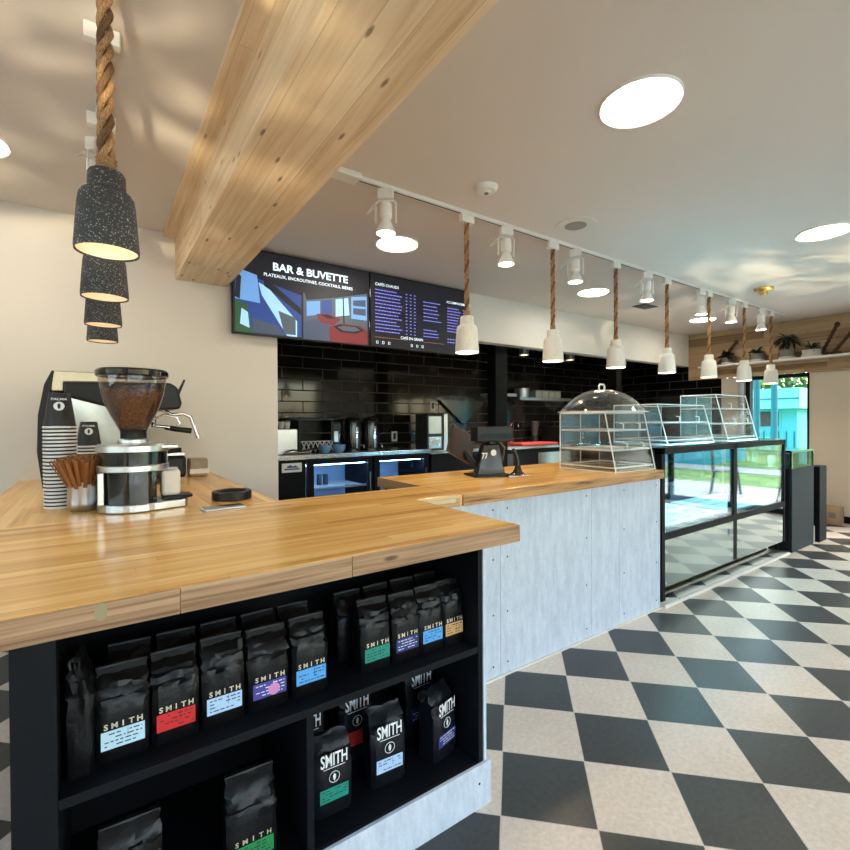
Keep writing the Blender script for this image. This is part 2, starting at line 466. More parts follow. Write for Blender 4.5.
def leaf_mat(name, c0, c1, scale=3, rough=.6):
    m, nt, p = new_mat(name)
    tc = N(nt, 'ShaderNodeTexCoord'); nz = N(nt, 'ShaderNodeTexNoise', i_Scale=scale, i_Detail=6.0); L(nt, tc.outputs['Object'], nz.inputs['Vector'])
    r = N(nt, 'ShaderNodeValToRGB'); r.color_ramp.elements[0].position = .35; r.color_ramp.elements[1].position = .65
    r.color_ramp.elements[0].color = c0; r.color_ramp.elements[1].color = c1
    L(nt, nz.outputs[0], r.inputs[0]); L(nt, r.outputs[0], p.inputs['Base Color']); p.inputs['Roughness'].default_value = rough
    return m
m_leaf = leaf_mat('dark_green_leaf', srgb(22, 46, 22), srgb(58, 92, 44), 8)
m_tree = leaf_mat('tree_leaf', srgb(40, 88, 36), srgb(120, 168, 84), 2)
m_grass = leaf_mat('lawn_grass', srgb(96, 136, 66), srgb(138, 172, 98), 1.5, .9)
m_bark = plain('tree_bark', srgb(140, 128, 112), .9, var=.3, bump=.5)
m_teal = plain('teal_painted_wood', srgb(70, 176, 196), .6)
m_tealpost = plain('teal_painted_steel', srgb(8, 104, 112), .6)
m_pave = concrete('pale_paving', srgb(200, 200, 196), srgb(176, 176, 172))
m_bulb = emis('warm_bulb', (1, .82, .60), 6.0)
m_disk = emis('ceiling_light_diffuser', (1, .90, .77), 34.0)
m_spotface = emis('spot_lamp_face', (1, .90, .75), 14.0)

# ------------------------------------------------------------------ mesh helpers
_TX = {}
def text_geo(s, ext=0.0, bold=0.0):
    key = (s, ext, bold)
    if key in _TX:
        return _TX[key]
    cu = bpy.data.curves.new('t', 'FONT')
    cu.body = s; cu.size = 1; cu.align_x = 'CENTER'; cu.align_y = 'CENTER'
    cu.extrude = ext; cu.offset = bold
    cu.resolution_u = 3
    o = bpy.data.objects.new('t', cu); COL.objects.link(o)
    dg = bpy.context.evaluated_depsgraph_get()
    me = bpy.data.meshes.new_from_object(o.evaluated_get(dg))
    vs = [v.co.copy() for v in me.vertices]; fs = [tuple(p.vertices) for p in me.polygons]
    bpy.data.objects.remove(o); bpy.data.curves.remove(cu); bpy.data.meshes.remove(me)
    _TX[key] = (vs, fs)
    return vs, fs

class MB:
    def __init__(s):
        s.v = []; s.f = []; s.m = []; s.k = 0
    def add(s, vs, fs, k=None):
        b = len(s.v); s.v += [Vector(v) for v in vs]
        for f in fs:
            s.f.append([b + i for i in f]); s.m.append(s.k if k is None else k)
        return s
    def box(s, x0, x1, y0, y1, z0, z1, k=None):
        return s.add([(x0, y0, z0), (x1, y0, z0), (x1, y1, z0), (x0, y1, z0), (x0, y0, z1), (x1, y0, z1), (x1, y1, z1), (x0, y1, z1)],
                     [(0, 3, 2, 1), (4, 5, 6, 7), (0, 1, 5, 4), (1, 2, 6, 5), (2, 3, 7, 6), (3, 0, 4, 7)], k)
    def prism(s, poly, axis, a, b, k=None):
        """polygon in the two other axes, extruded from a to b"""
        def P(q, t):
            return {'X': (t, q[0], q[1]), 'Y': (q[0], t, q[1]), 'Z': (q[0], q[1], t)}[axis]
        n = len(poly)
        vs = [P(q, a) for q in poly] + [P(q, b) for q in poly]
        fs = [tuple(range(n))[::-1], tuple(range(n, 2 * n))] + [(i, (i + 1) % n, n + (i + 1) % n, n + i) for i in range(n)]
        return s.add(vs, fs, k)
    def lathe(s, prof, n=24, c=(0, 0, 0), k=None, cap0=False, cap1=False, sx=1, sy=1):
        vs = []; fs = []
        for r, z in prof:
            for i in range(n):
                a = 2 * PI * i / n
                vs.append((c[0] + r * sx * math.cos(a), c[1] + r * sy * math.sin(a), c[2] + z))
        for j in range(len(prof) - 1):
            for i in range(n):
                fs.append((j * n + i, j * n + (i + 1) % n, (j + 1) * n + (i + 1) % n, (j + 1) * n + i))
        if cap0: fs.append(tuple(range(n))[::-1])
        if cap1: fs.append(tuple(range((len(prof) - 1) * n, len(prof) * n)))
        return s.add(vs, fs, k)
    def cyl(s, p0, p1, r, n=16, r1=None, k=None):
        return s.tube([p0, p1], r, n, k, r1=r1)
    def tube(s, pts, r, n=10, k=None, r1=None, radii=None):
        pts = [Vector(p) for p in pts]; vs = []; fs = []
        t0 = (pts[1] - pts[0]).normalized()
        ref = Vector((0, 0, 1)) if abs(t0.z) < .9 else Vector((1, 0, 0))
        u = t0.cross(ref).normalized()
        m = len(pts)
        for j, p in enumerate(pts):
            t = (pts[min(j + 1, m - 1)] - pts[max(j - 1, 0)]).normalized()
            u = (u - t * u.dot(t)).normalized(); w = t.cross(u)
            rr = radii[j] if radii else (r if r1 is None else r + (r1 - r) * j / (m - 1))
            for i in range(n):
                a = 2 * PI * i / n
                vs.append(p + (u * math.cos(a) + w * math.sin(a)) * rr)
        for j in range(m - 1):
            for i in range(n):
                fs.append((j * n + i, j * n + (i + 1) % n, (j + 1) * n + (i + 1) % n, (j + 1) * n + i))
        fs.append(tuple(range(n))[::-1]); fs.append(tuple(range((m - 1) * n, m * n)))
        return s.add(vs, fs, k)
    def ball(s, c, rx, ry, rz, n=14, h=8, k=None, z0=-1.0, z1=1.0):
        a0, a1 = math.asin(z0), math.asin(z1)
        prof = []
        for j in range(h + 1):
            a = a0 + (a1 - a0) * j / h
            prof.append((max(math.cos(a), .001), math.sin(a) * rz))
        return s.lathe([(q[0], q[1]) for q in prof], n, c, k, True, True, rx, ry)
    def text(s, txt, size, c, plane='-Y', k=None, sx=1, bold=0.0, ext=0.0, rot=0):
        vs, fs = text_geo(txt, ext, bold)
        out = []
        for v in vs:
            x, y = v.x * size * sx, v.y * size
            x, y = x * math.cos(rot) - y * math.sin(rot), x * math.sin(rot) + y * math.cos(rot)
            z = v.z * size
            if plane == '-Y': out.append((c[0] + x, c[1] - z, c[2] + y))
            elif plane == '+Z': out.append((c[0] + x, c[1] + y, c[2] + z))
        return s.add(out, fs, k)
    def xf(s, M, start=0):
        for i in range(start, len(s.v)): s.v[i] = M @ s.v[i]
        return s
    def mesh(s, name, mats, smooth=None):
        me = bpy.data.meshes.new(name)
        me.from_pydata([tuple(v) for v in s.v], [], s.f)
        for m in (mats if isinstance(mats, (list, tuple)) else [mats]): me.materials.append(m)
        for p, k in zip(me.polygons, s.m): p.material_index = k
        me.update()
        if smooth is not None:
            me.polygons.foreach_set('use_smooth', [True] * len(me.polygons))
            me.set_sharp_from_angle(angle=R(smooth))
        return me
    def build(s, name, mats, parent=None, smooth=None, bevel=0, loc=None):
        o = bpy.data.objects.new(name, s.mesh(name, mats, smooth)); COL.objects.link(o)
        if parent is not None: o.parent = parent
        if loc is not None: o.location = loc
        if bevel:
            b = o.modifiers.new('bevel', 'BEVEL'); b.width = bevel; b.segments = 2; b.limit_method = 'ANGLE'
        return o

def tag(o, label, cat, group=None):
    o['label'] = label; o['category'] = cat
    if group: o['group'] = group
    return o
def thing(name, label, cat, loc=(0, 0, 0), rz=0, group=None):
    o = bpy.data.objects.new(name, None); COL.objects.link(o)
    o.location = loc; o.rotation_euler = (0, 0, rz); o.empty_display_size = .05
    return tag(o, label, cat, group)
def struct(name, mb, m, parent=None, **kw):
    o = mb.build(name, m, parent, **kw)
    if parent is None: o['kind'] = 'structure'
    return o
def copy_tree(o, loc=None, label=None, parent=None, rz=None, group=None):
    c = o.copy(); COL.objects.link(c); c.parent = parent
    if loc is not None: c.location = loc
    if rz is not None: c.rotation_euler = (0, 0, rz)
    if label: c['label'] = label
    if group: c['group'] = group
    for ch in list(o.children): copy_tree(ch, parent=c)
    return c
ORD = ['first', 'second', 'third', 'fourth', 'fifth', 'sixth', 'seventh']

# ------------------------------------------------------------------ room shell
CZ = 2.60     # ceiling height
WY = 3.68     # plane of the back wall
FX = 7.60     # far wall
SY = -2.80    # window wall behind the camera
LX = -2.20    # left wall
KY = 5.20     # kitchen back wall
struct('floor', MB().box(LX - .2, FX + .16, SY - .16, KY + .15, -.12, 0), m_floor)
struct('ceiling', MB().box(LX - .2, FX + .16, SY - .16, WY + .12, CZ, CZ + .1), m_ceil)
struct('ceiling_kitchen', MB().box(1.0, FX + .16, WY + .12, KY + .15, 2.75, 2.85), plain('kitchen_ceiling', srgb(40, 38, 36), .8))
struct('wall_back', MB().box(LX - .2, 1.155, WY, WY + .12, 0, CZ), m_wall)
struct('wall_soffit', MB().box(1.155, FX, WY, WY + .12, 2.12, 2.76), m_soffit)
struct('wall_left', MB().box(LX - .2, LX, SY - .16, -1.2, 0, CZ).box(LX - .2, LX, 2.2, WY, 0, CZ).box(LX - .2, LX, -1.2, 2.2, 0, .85).box(LX - .2, LX, -1.2, 2.2, 2.35, CZ), m_wall)
wf = MB()
for y in (-1.2, .5, 2.2): wf.box(LX - .12, LX - .04, y - .03, y + .03, .85, 2.35)
wf.box(LX - .12, LX - .04, -1.2, 2.2, .85, .91).box(LX - .12, LX - .04, -1.2, 2.2, 2.29, 2.35)
w4 = struct('window_4', wf, m_blackmetal)
MB().box(LX - .084, LX - .076, -1.17, 2.17, .91, 2.29).build('pane', m_glass, w4)
struct('wall_kitchen', MB().box(1.0, FX + .16, KY, KY + .12, 0, 2.76), m_tile)
struct('wall_kitchen_left', MB().box(1.0, 1.12, WY + .12, KY, 0, 2.76), m_tile_y)
struct('wall_kitchen_right', MB().box(FX, FX + .12, 3.22, KY, 0, 2.76), m_tile_y)
# far wall: beige with a glazed door opening (Y 2.17..2.9) and a wide shopfront window (Y -2.3..1.35)
fw = MB()
fw.box(FX, FX + .14, 2.90, 3.22, 0, 1.90)
fw.box(FX, FX + .14, 1.35, 2.17, 0, 1.92)
fw.box(FX, FX + .14, 1.35, 3.22, 1.92, CZ)
fw.box(FX, FX + .14, SY, 1.35, 2.25, CZ)
fw.box(FX, FX + .14, SY, -2.3, 0, 2.25)
struct('wall_far', fw, m_wall_far)
clad = MB().box(FX - .03, FX, -2.8, WY, 1.905, CZ)
struct('trim_cladding', clad, m_clad)
struct('baseboard_far', MB().box(FX - .015, FX, 1.4, 1.83, 0, .085), m_black)
wf = MB()
for y0, y1 in ((2.845, 2.90), (2.17, 2.19)):
    wf.box(FX - .01, FX + .09, y0, y1, .02, 1.90)
wf.box(FX - .01, FX + .09, 2.17, 2.90, 1.85, 1.90); wf.box(FX - .01, FX + .09, 2.17, 2.90, 0, .06)
w1 = struct('window_1', wf, m_blackmetal)
MB().box(FX + .035, FX + .043, 2.19, 2.845, .06, 1.85).build('pane', m_glass, w1)
wf = MB()
ys = [-2.3, -1.4, -.5, .42, 1.35]
for y in ys: wf.box(FX + .0, FX + .09, y - .03, y + .03, 0, 2.25)
wf.box(FX, FX + .09, -2.3, 1.35, 2.19, 2.25); wf.box(FX, FX + .09, -2.3, 1.35, 0, .08)
w2 = struct('window_2', wf, m_blackmetal)
MB().box(FX + .035, FX + .043, -2.3, 1.35, .08, 2.19).build('pane', m_glass, w2)
# window wall behind the camera
sw = MB().box(LX, FX, SY - .14, SY, 2.45, CZ).box(LX, FX, SY - .14, SY, 0, .12).box(LX, -1.6, SY - .14, SY, .12, 2.45).box(5.3, FX, SY - .14, SY, .12, 2.45)
struct('wall_front', sw, m_wall)
wf = MB()
for i in range(6):
    x = -1.6 + i * 1.38
    wf.box(x - .03, x + .03, SY - .09, SY - .02, .12, 2.45)
wf.box(-1.6, 5.3, SY - .09, SY - .02, .12, .18); wf.box(-1.6, 5.3, SY - .09, SY - .02, 2.39, 2.45)
w3 = struct('window_3', wf, m_blackmetal)
MB().box(-1.6, 5.3, SY - .058, SY - .05, .18, 2.39).build('pane', m_glass, w3)

# kitchen posts
tag(MB().box(3.60, 3.78, WY + .13, WY + .27, 0, 2.75).build('support_post', m_blackmetal, bevel=.005), 'black square steel post in the kitchen opening, nearer the menu screens', 'post', 'black posts in the kitchen opening')
tag(MB().box(5.86, 5.98, WY + .13, WY + .27, 0, 2.75).build('support_post', m_blackmetal, bevel=.005), 'black square steel post in the kitchen opening, farther along behind the display case', 'post', 'black posts in the kitchen opening')

# ------------------------------------------------------------------ beam
bt = thing('ceiling_beam', 'pale spruce boxed beam running across the ceiling above the island', 'beam', (0, 0, 0))
MB().box(.45, .785, SY, WY, 2.29, 2.2915).box(.45, .785, SY, WY, 2.2915, 2.31).build('bottom_board', m_beam, bt)
MB().box(.45, .475, SY, WY, 2.31, CZ).box(.76, .785, SY, WY, 2.31, CZ).build('side_board', m_beam_side, bt)
MB().box(.378, .45, SY, WY, 2.572, CZ).box(.785, .86, SY, WY, 2.572, CZ).build('ceiling_batten', wood('pale_spruce_batten', PINE, 'Y', .4, 3, .6, 0, 'X', knots=.5, vary=.3), bt)

# ------------------------------------------------------------------ island and bar counter
ZT, TH = .955, .056
isl = thing('island_counter', 'large L-shaped island counter with varnished butcher-block top and black open shelves', 'counter', (0, 0, 0))
mt = MB()
mt.prism([(-.39, 1.10), (1.138, 1.10), (1.138, 1.705), (1.395, 1.705), (1.395, 2.045), (-.39, 2.045)], 'Z', ZT - TH, ZT)
mt.build('countertop', m_top_x, isl, bevel=.003)
MB().box(-.39, .635, 2.0465, WY, ZT - TH, ZT).build('rear_countertop', m_top_y, isl, bevel=.002)
ed = MB()
for i, (xa, xb) in enumerate(((-.39, .1365), (.1378, .532), (.5333, 1.138))):
    sft = (i + 1) * 3.37
    MB().box(xa - sft, xb - sft, 1.096, 1.0995, ZT - TH - sft, ZT - .002 - sft).build('front_edge_board', m_edge, isl, loc=(sft, 0, sft), bevel=.0008)
MB().box(1.1385, 1.142, 1.096, 1.70, ZT - TH, ZT - .002).build('side_edge_board', m_edge_y, isl)
MB().lathe([(.0001, 0), (1, 0)], 20, (0, 0, 0)).xf(Matrix.Translation((.001, 1.0955, ZT - .020)) @ Matrix.Rotation(PI / 2, 4, 'X') @ Matrix.Diagonal((.0105, .0175, 1, 1))).build('edge_plug', plain('pale_wood_filler', srgb(150, 138, 104), .7), isl)
MB().box(1.142, 1.378, 1.7005, 1.7045, ZT - TH, ZT - .002).build('end_laminate', m_end, isl)
MB().box(1.396, 1.3985, 1.7105, 2.045, ZT - TH, ZT).build('inner_edge', m_edge_y, isl)
# carcass
Y0, Y1 = 1.197, 1.66
MB().box(-.146, -.074, Y0, Y1, 0, ZT - TH - .001).build('end_panel', m_black, isl, bevel=.001)
MB().box(1.047, 1.0655, Y0, Y1, 0, ZT - TH - .001).build('side_panel', m_black, isl, bevel=.001)
MB().box(1.066, 1.078, Y0 - .004, Y1, 0, ZT - TH - .001).build('cement_side_panel', m_panel, isl)
MB().box(-.0735, 1.0465, Y1 - .018, Y1, .02, ZT - TH - .001).build('back_panel', m_black, isl)
MB().box(-.0735, 1.0465, Y0 + .002, Y1 - .019, .513, .535).build('shelf', m_black, isl, bevel=.001)
MB().box(-.0735, 1.0465, Y0 + .002, Y1 - .019, .125, .146).build('shelf', m_black, isl, bevel=.001)
MB().box(.447, .467, Y0 + .004, Y1 - .019, .1465, .5125).build('divider', m_black, isl, bevel=.001)
MB().box(-.146, 1.088, Y0 - .016, Y0 - .0045, 0, .145).build('plinth_board', m_panel, isl, bevel=.001)
MB().cyl((1.035, Y0 - .0165, .085), (1.035, Y0 - .0175, .085), .004, 10).build('screw', m_blackmetal, isl)
MB().box(-.14, .60, 2.10, WY - .01, 0, ZT - TH - .001).build('rear_cabinet', m_black, isl)
MB().box(-.14, 1.05, Y1 + .001, 2.0995, 0, ZT - TH - .001).build('middle_cabinet', m_black, isl)

bar = thing('bar_counter', 'long bar counter with honey wood top and grey cement board front', 'counter', (0, 0, 0))
mt = MB().box(1.3995, 3.168, 1.7045, 2.52, ZT - TH, ZT)
mt.build('countertop', m_top_x, bar, bevel=.003)
MB().box(1.3995, 3.168, 1.7005, 1.704, ZT - TH, ZT - .002).build('front_edge_board', m_edge_b, bar)
MB().box(1.3965, 1.3992, 2.046, 2.52, ZT - TH, ZT - .001).build('end_edge_board', m_edge_y, bar)
xs = [1.081, 1.668, 2.417, 2.700, 3.182]
for i in range(4):
    p = MB().box(xs[i] + .001, xs[i + 1] - .001, 1.737, 1.749, .004, ZT - TH - .001).build('cement_panel', m_panel, bar, bevel=.0012)
    for x in (xs[i] + .05, xs[i + 1] - .05):
        if x - xs[i] < .02 or (i == 2 and x < 2.6): continue
        for z in (.06, .32, .60, .85):
            if i == 2 or (i == 0 and x < 1.3): continue
            MB().cyl((x, 1.7368, z), (x, 1.7352, z), .0045, 8).build('screw', m_blackmetal, p)
MB().box(1.40, 3.165, 1.751, 2.44, 0, ZT - TH - .001).build('cabinet', m_black, bar)
MB().box(1.081, 3.182, 1.722, 1.736, 0, .004).build('floor_bead', m_whitepl, bar)

# ------------------------------------------------------------------ refrigerated display case
CX0, CX1, CXM = 3.20, 5.435, 4.35
dc = thing('display_case', 'black framed refrigerated glass display case with polished lower front', 'display case', (0, 0, 0))
f = MB()
f.box(CX0, CX0 + .045, 1.735, 1.785, .03, 1.10).box(CX1 - .04, CX1, 1.735, 1.785, .12, 1.10).box(CXM - .03, CXM + .03, 1.735, 1.785, .13, 1.10)
f.box(CX0, CX1, 1.735, 1.785, 1.055, 1.10).box(CX0, CX1, 1.732, 1.785, .455, .505)
f.box(CX0, CX0 + .04, 2.46, 2.50, .03, 1.10).box(CX1 - .04, CX1, 2.46, 2.50, .03, 1.10).box(CXM - .03, CXM + .03, 2.46, 2.50, .5, 1.10)
f.box(CX0, CX1, 2.46, 2.50, 1.07, 1.10)
f.box(CX1 - .04, CX1, 1.785, 2.46, 1.08, 1.10).box(CX0, CX0 + .045, 1.785, 2.46, 1.08, 1.10)
f.build('frame', m_blackmetal, dc, bevel=.002)
MB().box(CX0, CX0 + .02, 1.79, 2.455, .03, 1.08).build('side_panel', m_blackmetal, dc)
for x0, x1 in ((CX0 + .046, CXM - .031), (CXM + .031, CX1 - .041)):
    MB().box(x0, x1, 1.745, 1.753, .506, 1.054).build('front_glass', m_glass_case, dc)
    MB().box(x0, x1, 1.738, 1.748, .125, .454).build('lower_front_panel', m_mirror, dc)
    MB().box(x0, x1, 2.475, 2.483, .506, 1.069).build('rear_door_glass', m_glass_fridge, dc)
    MB().box(x0 + .005, x1 - .005, 1.80, 2.30, .50, .525).build('deck', m_fridgein, dc, bevel=.004)
    MB().box(x0 + .02, x1 - .02, 2.305, 2.44, .50, .68).build('air_duct', m_dgrey, dc, bevel=.006)
    g = MB()
    for i in range(3): g.box(x0 + .03, x1 - .03, 1.86 + i * .14, 1.862 + i * .14, .5255, .533)
    g.build('deck_rail', m_steel, dc)
    lamp('case_led', 'AREA', ((x0 + x1) / 2, 1.83, 1.05), 7, (.45, .85, 1), x1 - x0 - .08, ((x0 + x1) / 2, 2.15, .5), shape='RECTANGLE', size_y=.02)
    MB().box(x0 + .01, x1 - .01, 1.7865, 1.81, 1.070, 1.082).build('led_strip', m_led_case, dc)
MB().box(CX1 - .03, CX1 - .022, 1.79, 2.455, .506, 1.079).build('end_glass', m_glass, dc)
MB().box(CX1 - .04, CX1, 1.79, 2.455, .03, .50).build('end_panel', m_blackmetal, dc)
MB().box(CX0, CX1, 1.786, 2.459, 1.101, 1.109).build('top_glass', m_glass_case, dc)
MB().box(CX0 + .05, CX1 - .05, 1.86, 2.45, .03, .45).build('machine_compartment', m_blackmetal, dc)
MB().box(CX0, CX1 + .02, 1.80, 1.835, .03, .118).build('kick_plate', m_mirror, dc)
for x in (CX0 + .1, CXM, CX1 - .1):
    for y in (1.9, 2.4): MB().cyl((x, y, 0), (x, y, .03), .025, 10).build('foot', m_blackmetal, dc)
MB().box(4.22, 4.245, 1.7365, 1.738, .355, .40).build('badge', plain('blue_badge', srgb(40, 60, 110), .4), dc)
tag(MB().box(3.182, 5.43, 1.695, 1.712, 0, .022).build('floor_trim_strip', m_whitepl, bevel=.004), 'thin white trim strip lying on the floor along the display case', 'trim strip')

# self service unit right of the case
un = thing('condiment_station', 'dark slate panelled cabinet with small glass-sided top beside the display case', 'cabinet', (5.49, 1.70, 0))
MB().box(0, .60, 0, .02, .004, .80).build('front_panel', m_slate, un, bevel=.002)
MB().box(.0, .60, .022, .60, .02, .80).build('body', m_blacksatin, un)
MB().box(-.01, .61, -.005, .61, .801, .815).build('worktop', m_slate, un)
f = MB()
for x in (0, .58):
    for y in (.0, .56): f.box(x, x + .02, y, y + .02, .816, .97)
f.box(0, .6, 0, .58, .97, .99)
f.build('top_frame', m_mirror, un)
MB().box(.02, .58, .006, .01, .817, .969).build('top_glass', clear('station_glass', (.42, .48, .48), .05, .3), un)
MB().box(.30, .52, .1, .4, .816, .94).build('tray_holder', m_dgrey, un, bevel=.01)
for x in (.06, .13): MB().lathe([(.02, 0), (.025, .09), (.018, .12)], 12, (x, .2, .816), cap0=True, cap1=True).build('cup', m_whitepl, un, smooth=40)
tag(MB().box(6.20, 6.42, 1.68, 2.3, .0, .80).build('waste_bin_cabinet', m_blackmetal, bevel=.006), 'plain black upright cabinet standing behind the slate panelled station', 'cabinet')
hb = thing('water_filter', 'small white box with curved hose on the floor by the slate cabinet', 'box', (6.165, 1.76, 0))
MB().box(-.04, .04, -.04, .05, 0, .17).build('body', m_whitepl, hb, bevel=.006)
MB().tube([(0, 0, .17), (.0, -.01, .23), (.02, -.02, .26), (.04, -.01, .24), (.045, 0, .20)], .008, 8).build('hose', m_whitepl, hb, smooth=60)
cb = thing('cardboard_box', 'open brown cardboard box leaning low against the beige far wall', 'box', (7.36, 1.81, 0))
MB().box(0, .2, 0, .28, 0, .21).build('carton', m_card, cb, bevel=.003)
MB().box(-.001, -.0003, .03, .10, .08, .15).build('printed_label', m_grey, cb)

# ------------------------------------------------------------------ acrylic display cabinets
def rod_frame(mb, pts, r=.004):
    for a, b in pts: mb.cyl(a, b, r, 6)
def acrylic_cabinet(name, label, loc, w, d, h, dt, shelves, handles=1):
    """w along X, depth d at base, dt depth at top; front (-Y) leans back"""
    t = thing(name, label, 'display cabinet', loc, 0, 'clear acrylic pastry cabinets')
    yf = lambda z: (d - dt) * z / h
    for x in (0, w - .004):
        MB().prism([(0, 0), (d, 0), (d, h), (d - dt, h)], 'X', x, x + .004).build('side_panel', m_acryl, t)
    MB().box(.005, w - .005, d - .004, d, .0, h).build('back_panel', m_acryl, t)
    MB().add([(.005, 0, 0), (w - .005, 0, 0), (w - .005, d - dt, h), (.005, d - dt, h), (.005, .003, 0), (w - .005, .003, 0), (w - .005, d - dt + .003, h), (.005, d - dt + .003, h)],
             [(0, 3, 2, 1), (4, 5, 6, 7), (0, 1, 5, 4), (1, 2, 6, 5), (2, 3, 7, 6), (3, 0, 4, 7)]).build('front_door', m_door, t)
    MB().box(0, w, d - dt - .005, d, h + .0005, h + .005).build('top_panel', m_acryl, t)
    e = MB()
    P = lambda x, y, z: (x, y, z)
    for x in (.002, w - .002):
        rod_frame(e, [(P(x, 0, 0), P(x, d, 0)), (P(x, d, 0), P(x, d, h)), (P(x, d, h), P(x, d - dt, h)), (P(x, d - dt, h), P(x, 0, 0))], .0042)
    rod_frame(e, [((0, 0, 0), (w, 0, 0)), ((0, d, 0), (w, d, 0)), ((0, d, h), (w, d, h)), ((0, d - dt, h), (w, d - dt, h)), ((w * .5, d, 0), (w * .5, d, h))], .0042)
    e.build('polished_edge', m_acrylic_edge, t)
    for i in range(shelves):
        z = h * (i + (0.06 if i == 0 else 0)) / shelves + (.008 if i == 0 else 0)
        y0 = yf(z) + .012
        s = MB().box(.008, w - .008, y0, d - .01, z, z + .004).build('tray', m_acryl, t)
        e = MB()
        rod_frame(e, [((.008, y0, z + .012), (w - .008, y0, z + .012)), ((.008, y0, z + .012), (.008, d - .01, z + .012)), ((w - .008, y0, z + .012), (w - .008, d - .01, z + .012)), ((.008, d - .01, z + .012), (w - .008, d - .01, z + .012))], .006)
        e.build('tray_rim', m_acrylic_edge, s)
        if i:
            for x in (w * .3, w * .72):
                hm = MB().tube([(x, y0 - .004, z + .01), (x, y0 - .03, z + .012), (x, y0 - .03, z + .055), (x, y0 - .004, z + .058)], .004, 6)
                hm.build('handle', m_acrylic_edge, s, smooth=50)
    return t
acrylic_cabinet('pastry_cabinet', 'clear acrylic pastry cabinet on the wooden bar top, under the domed cover', (2.70, 1.76, ZT + .005), .462, .44, .385, .36, 3)
acrylic_cabinet('pastry_cabinet', 'low wide clear acrylic pastry cabinet on the display case, middle of the three', (3.44, 1.82, 1.1145), .72, .44, .30, .36, 2)
acrylic_cabinet('pastry_cabinet', 'tallest clear acrylic pastry cabinet on the display case, nearest the window', (4.42, 1.82, 1.1145), .60, .40, .40, .30, 3)
dm = thing('domed_cover', 'clear domed cake cover with top handle resting on the acrylic cabinet', 'cake cover', (2.90, 2.00, ZT + .396))
pr_ = [(max(.0005, .339 * math.sin(a)), .339 * math.cos(a) - .184 + .006) for a in [R(57.2 * (1 - k / 12)) for k in range(13)]]
MB().lathe(pr_, 40).build('dome', m_acryl, dm, smooth=60)
MB().lathe([(.27, 0), (.30, 0), (.30, .006), (.27, .006), (.27, 0)], 40).build('rim', m_acrylic_edge, dm, smooth=40)
MB().tube([(-.03, 0, .158), (-.032, 0, .185), (-.022, 0, .196), (.022, 0, .196), (.032, 0, .185), (.03, 0, .158)], .006, 8).build('handle', m_acrylic_edge, dm, smooth=50)
sp = MB().lathe([(.0005, 0), (.19, 0), (.20, .012), (.196, .012), (.186, .004), (.0005, .004)], 36, sy=.72).build('oval_tray', m_acrylic_edge, smooth=40, loc=(2.93, 2.03, ZT + .1388))
tag(sp, 'clear oval tray lying on the middle shelf of the acrylic cabinet under the dome', 'tray')

# ------------------------------------------------------------------ ceiling: lights, detector, speaker, vent
def downlight(x, y, label, r=.138):
    t = thing('ceiling_light', label, 'ceiling light', (x, y, CZ), 0, 'round ceiling lights')
    MB().lathe([(r, -.004), (r + .018, -.012), (r + .022, -.002), (r + .022, 0)], 40).build('trim_ring', m_white, t, smooth=50)
    MB().lathe([(.0005, -.010), (r * .6, -.010), (r, -.008), (r, -.001)], 40).build('diffuser', m_disk, t, smooth=50)
    return t
DL = [(1.835, 1.085, 'large round flat ceiling light nearest the camera, upper right'), (4.16, 1.11, 'round ceiling light cut by the right edge of the photo'),
      (1.815, 2.96, 'round ceiling light in front of the menu screens'), (4.15, 2.96, 'round ceiling light behind the track, over the white soffit'), (6.48, 2.97, 'farthest round ceiling light, near the end of the track'),
      (-.485, 2.95, 'round ceiling light cut by the left edge of the photo')]
for x, y, l in DL: downlight(x, y, l)
t = thing('smoke_detector', 'round white smoke detector on the ceiling', 'smoke detector', (1.79, 1.965, CZ))
MB().lathe([(.0005, -.034), (.022, -.034), (.026, -.026), (.05, -.024), (.062, -.012), (.066, 0)], 32).build('housing', m_white, t, smooth=40)
MB().lathe([(.0005, -.039), (.012, -.039), (.014, -.0345)], 16).build('sensor', m_grey, t, smooth=40)
t = thing('ceiling_speaker', 'round flush ceiling speaker with grey grille and white ring', 'speaker', (2.63, 2.01, CZ))
MB().lathe([(.072, -.006), (.13, -.006), (.135, 0)], 36).build('ring', m_ceil, t, smooth=40)
MB().lathe([(.0005, -.007), (.071, -.007), (.0715, 0)], 36).build('grille', plain('speaker_grille', srgb(150, 140, 128), .7), t, smooth=40)
t = thing('air_vent', 'small dark louvred vent in the ceiling behind the track', 'vent', (5.17, 3.0, CZ))
MB().box(-.13, .13, -.08, .08, -.006, -.0005).build('frame', m_dgrey, t)
g = MB()
for i in range(5): g.box(-.11, .11, -.06 + i * .027, -.05 + i * .027, -.010, -.0065)
g.build('louvre', m_grey, t)
t = thing('ceiling_canopy', 'stepped brass ceiling canopy near the end of the track', 'canopy', (5.44, 1.92, CZ))
MB().lathe([(.0005, -.075), (.030, -.075), (.034, -.05), (.034, -.035), (.075, -.030), (.082, -.018), (.082, 0)], 28).build('rose', m_brass, t, smooth=35)

# track with spots and pendants
TY = 2.262
tr = thing('lighting_track', 'long white ceiling track running above the bar counter', 'lighting track', (0, 0, 0))
MB().box(1.02, 7.0, TY - .017, TY + .017, CZ - .022, CZ).build('rail', m_white, tr, bevel=.002)
MB().box(.99, 1.15, TY - .045, TY + .045, CZ - .03, CZ).build('feed_box', m_white, tr, bevel=.006)
MB().box(1.02, 7.0, TY - .004, TY + .004, CZ - .0235, CZ - .0221).build('slot', m_dgrey, tr)
tr2 = thing('lighting_track', 'white ceiling track above the island, behind the thick rope', 'lighting track', (0, 0, 0))
TX = .022
MB().box(TX - .017, TX + .017, 1.0, 3.4, CZ - .022, CZ).build('rail', m_white, tr2, bevel=.002)

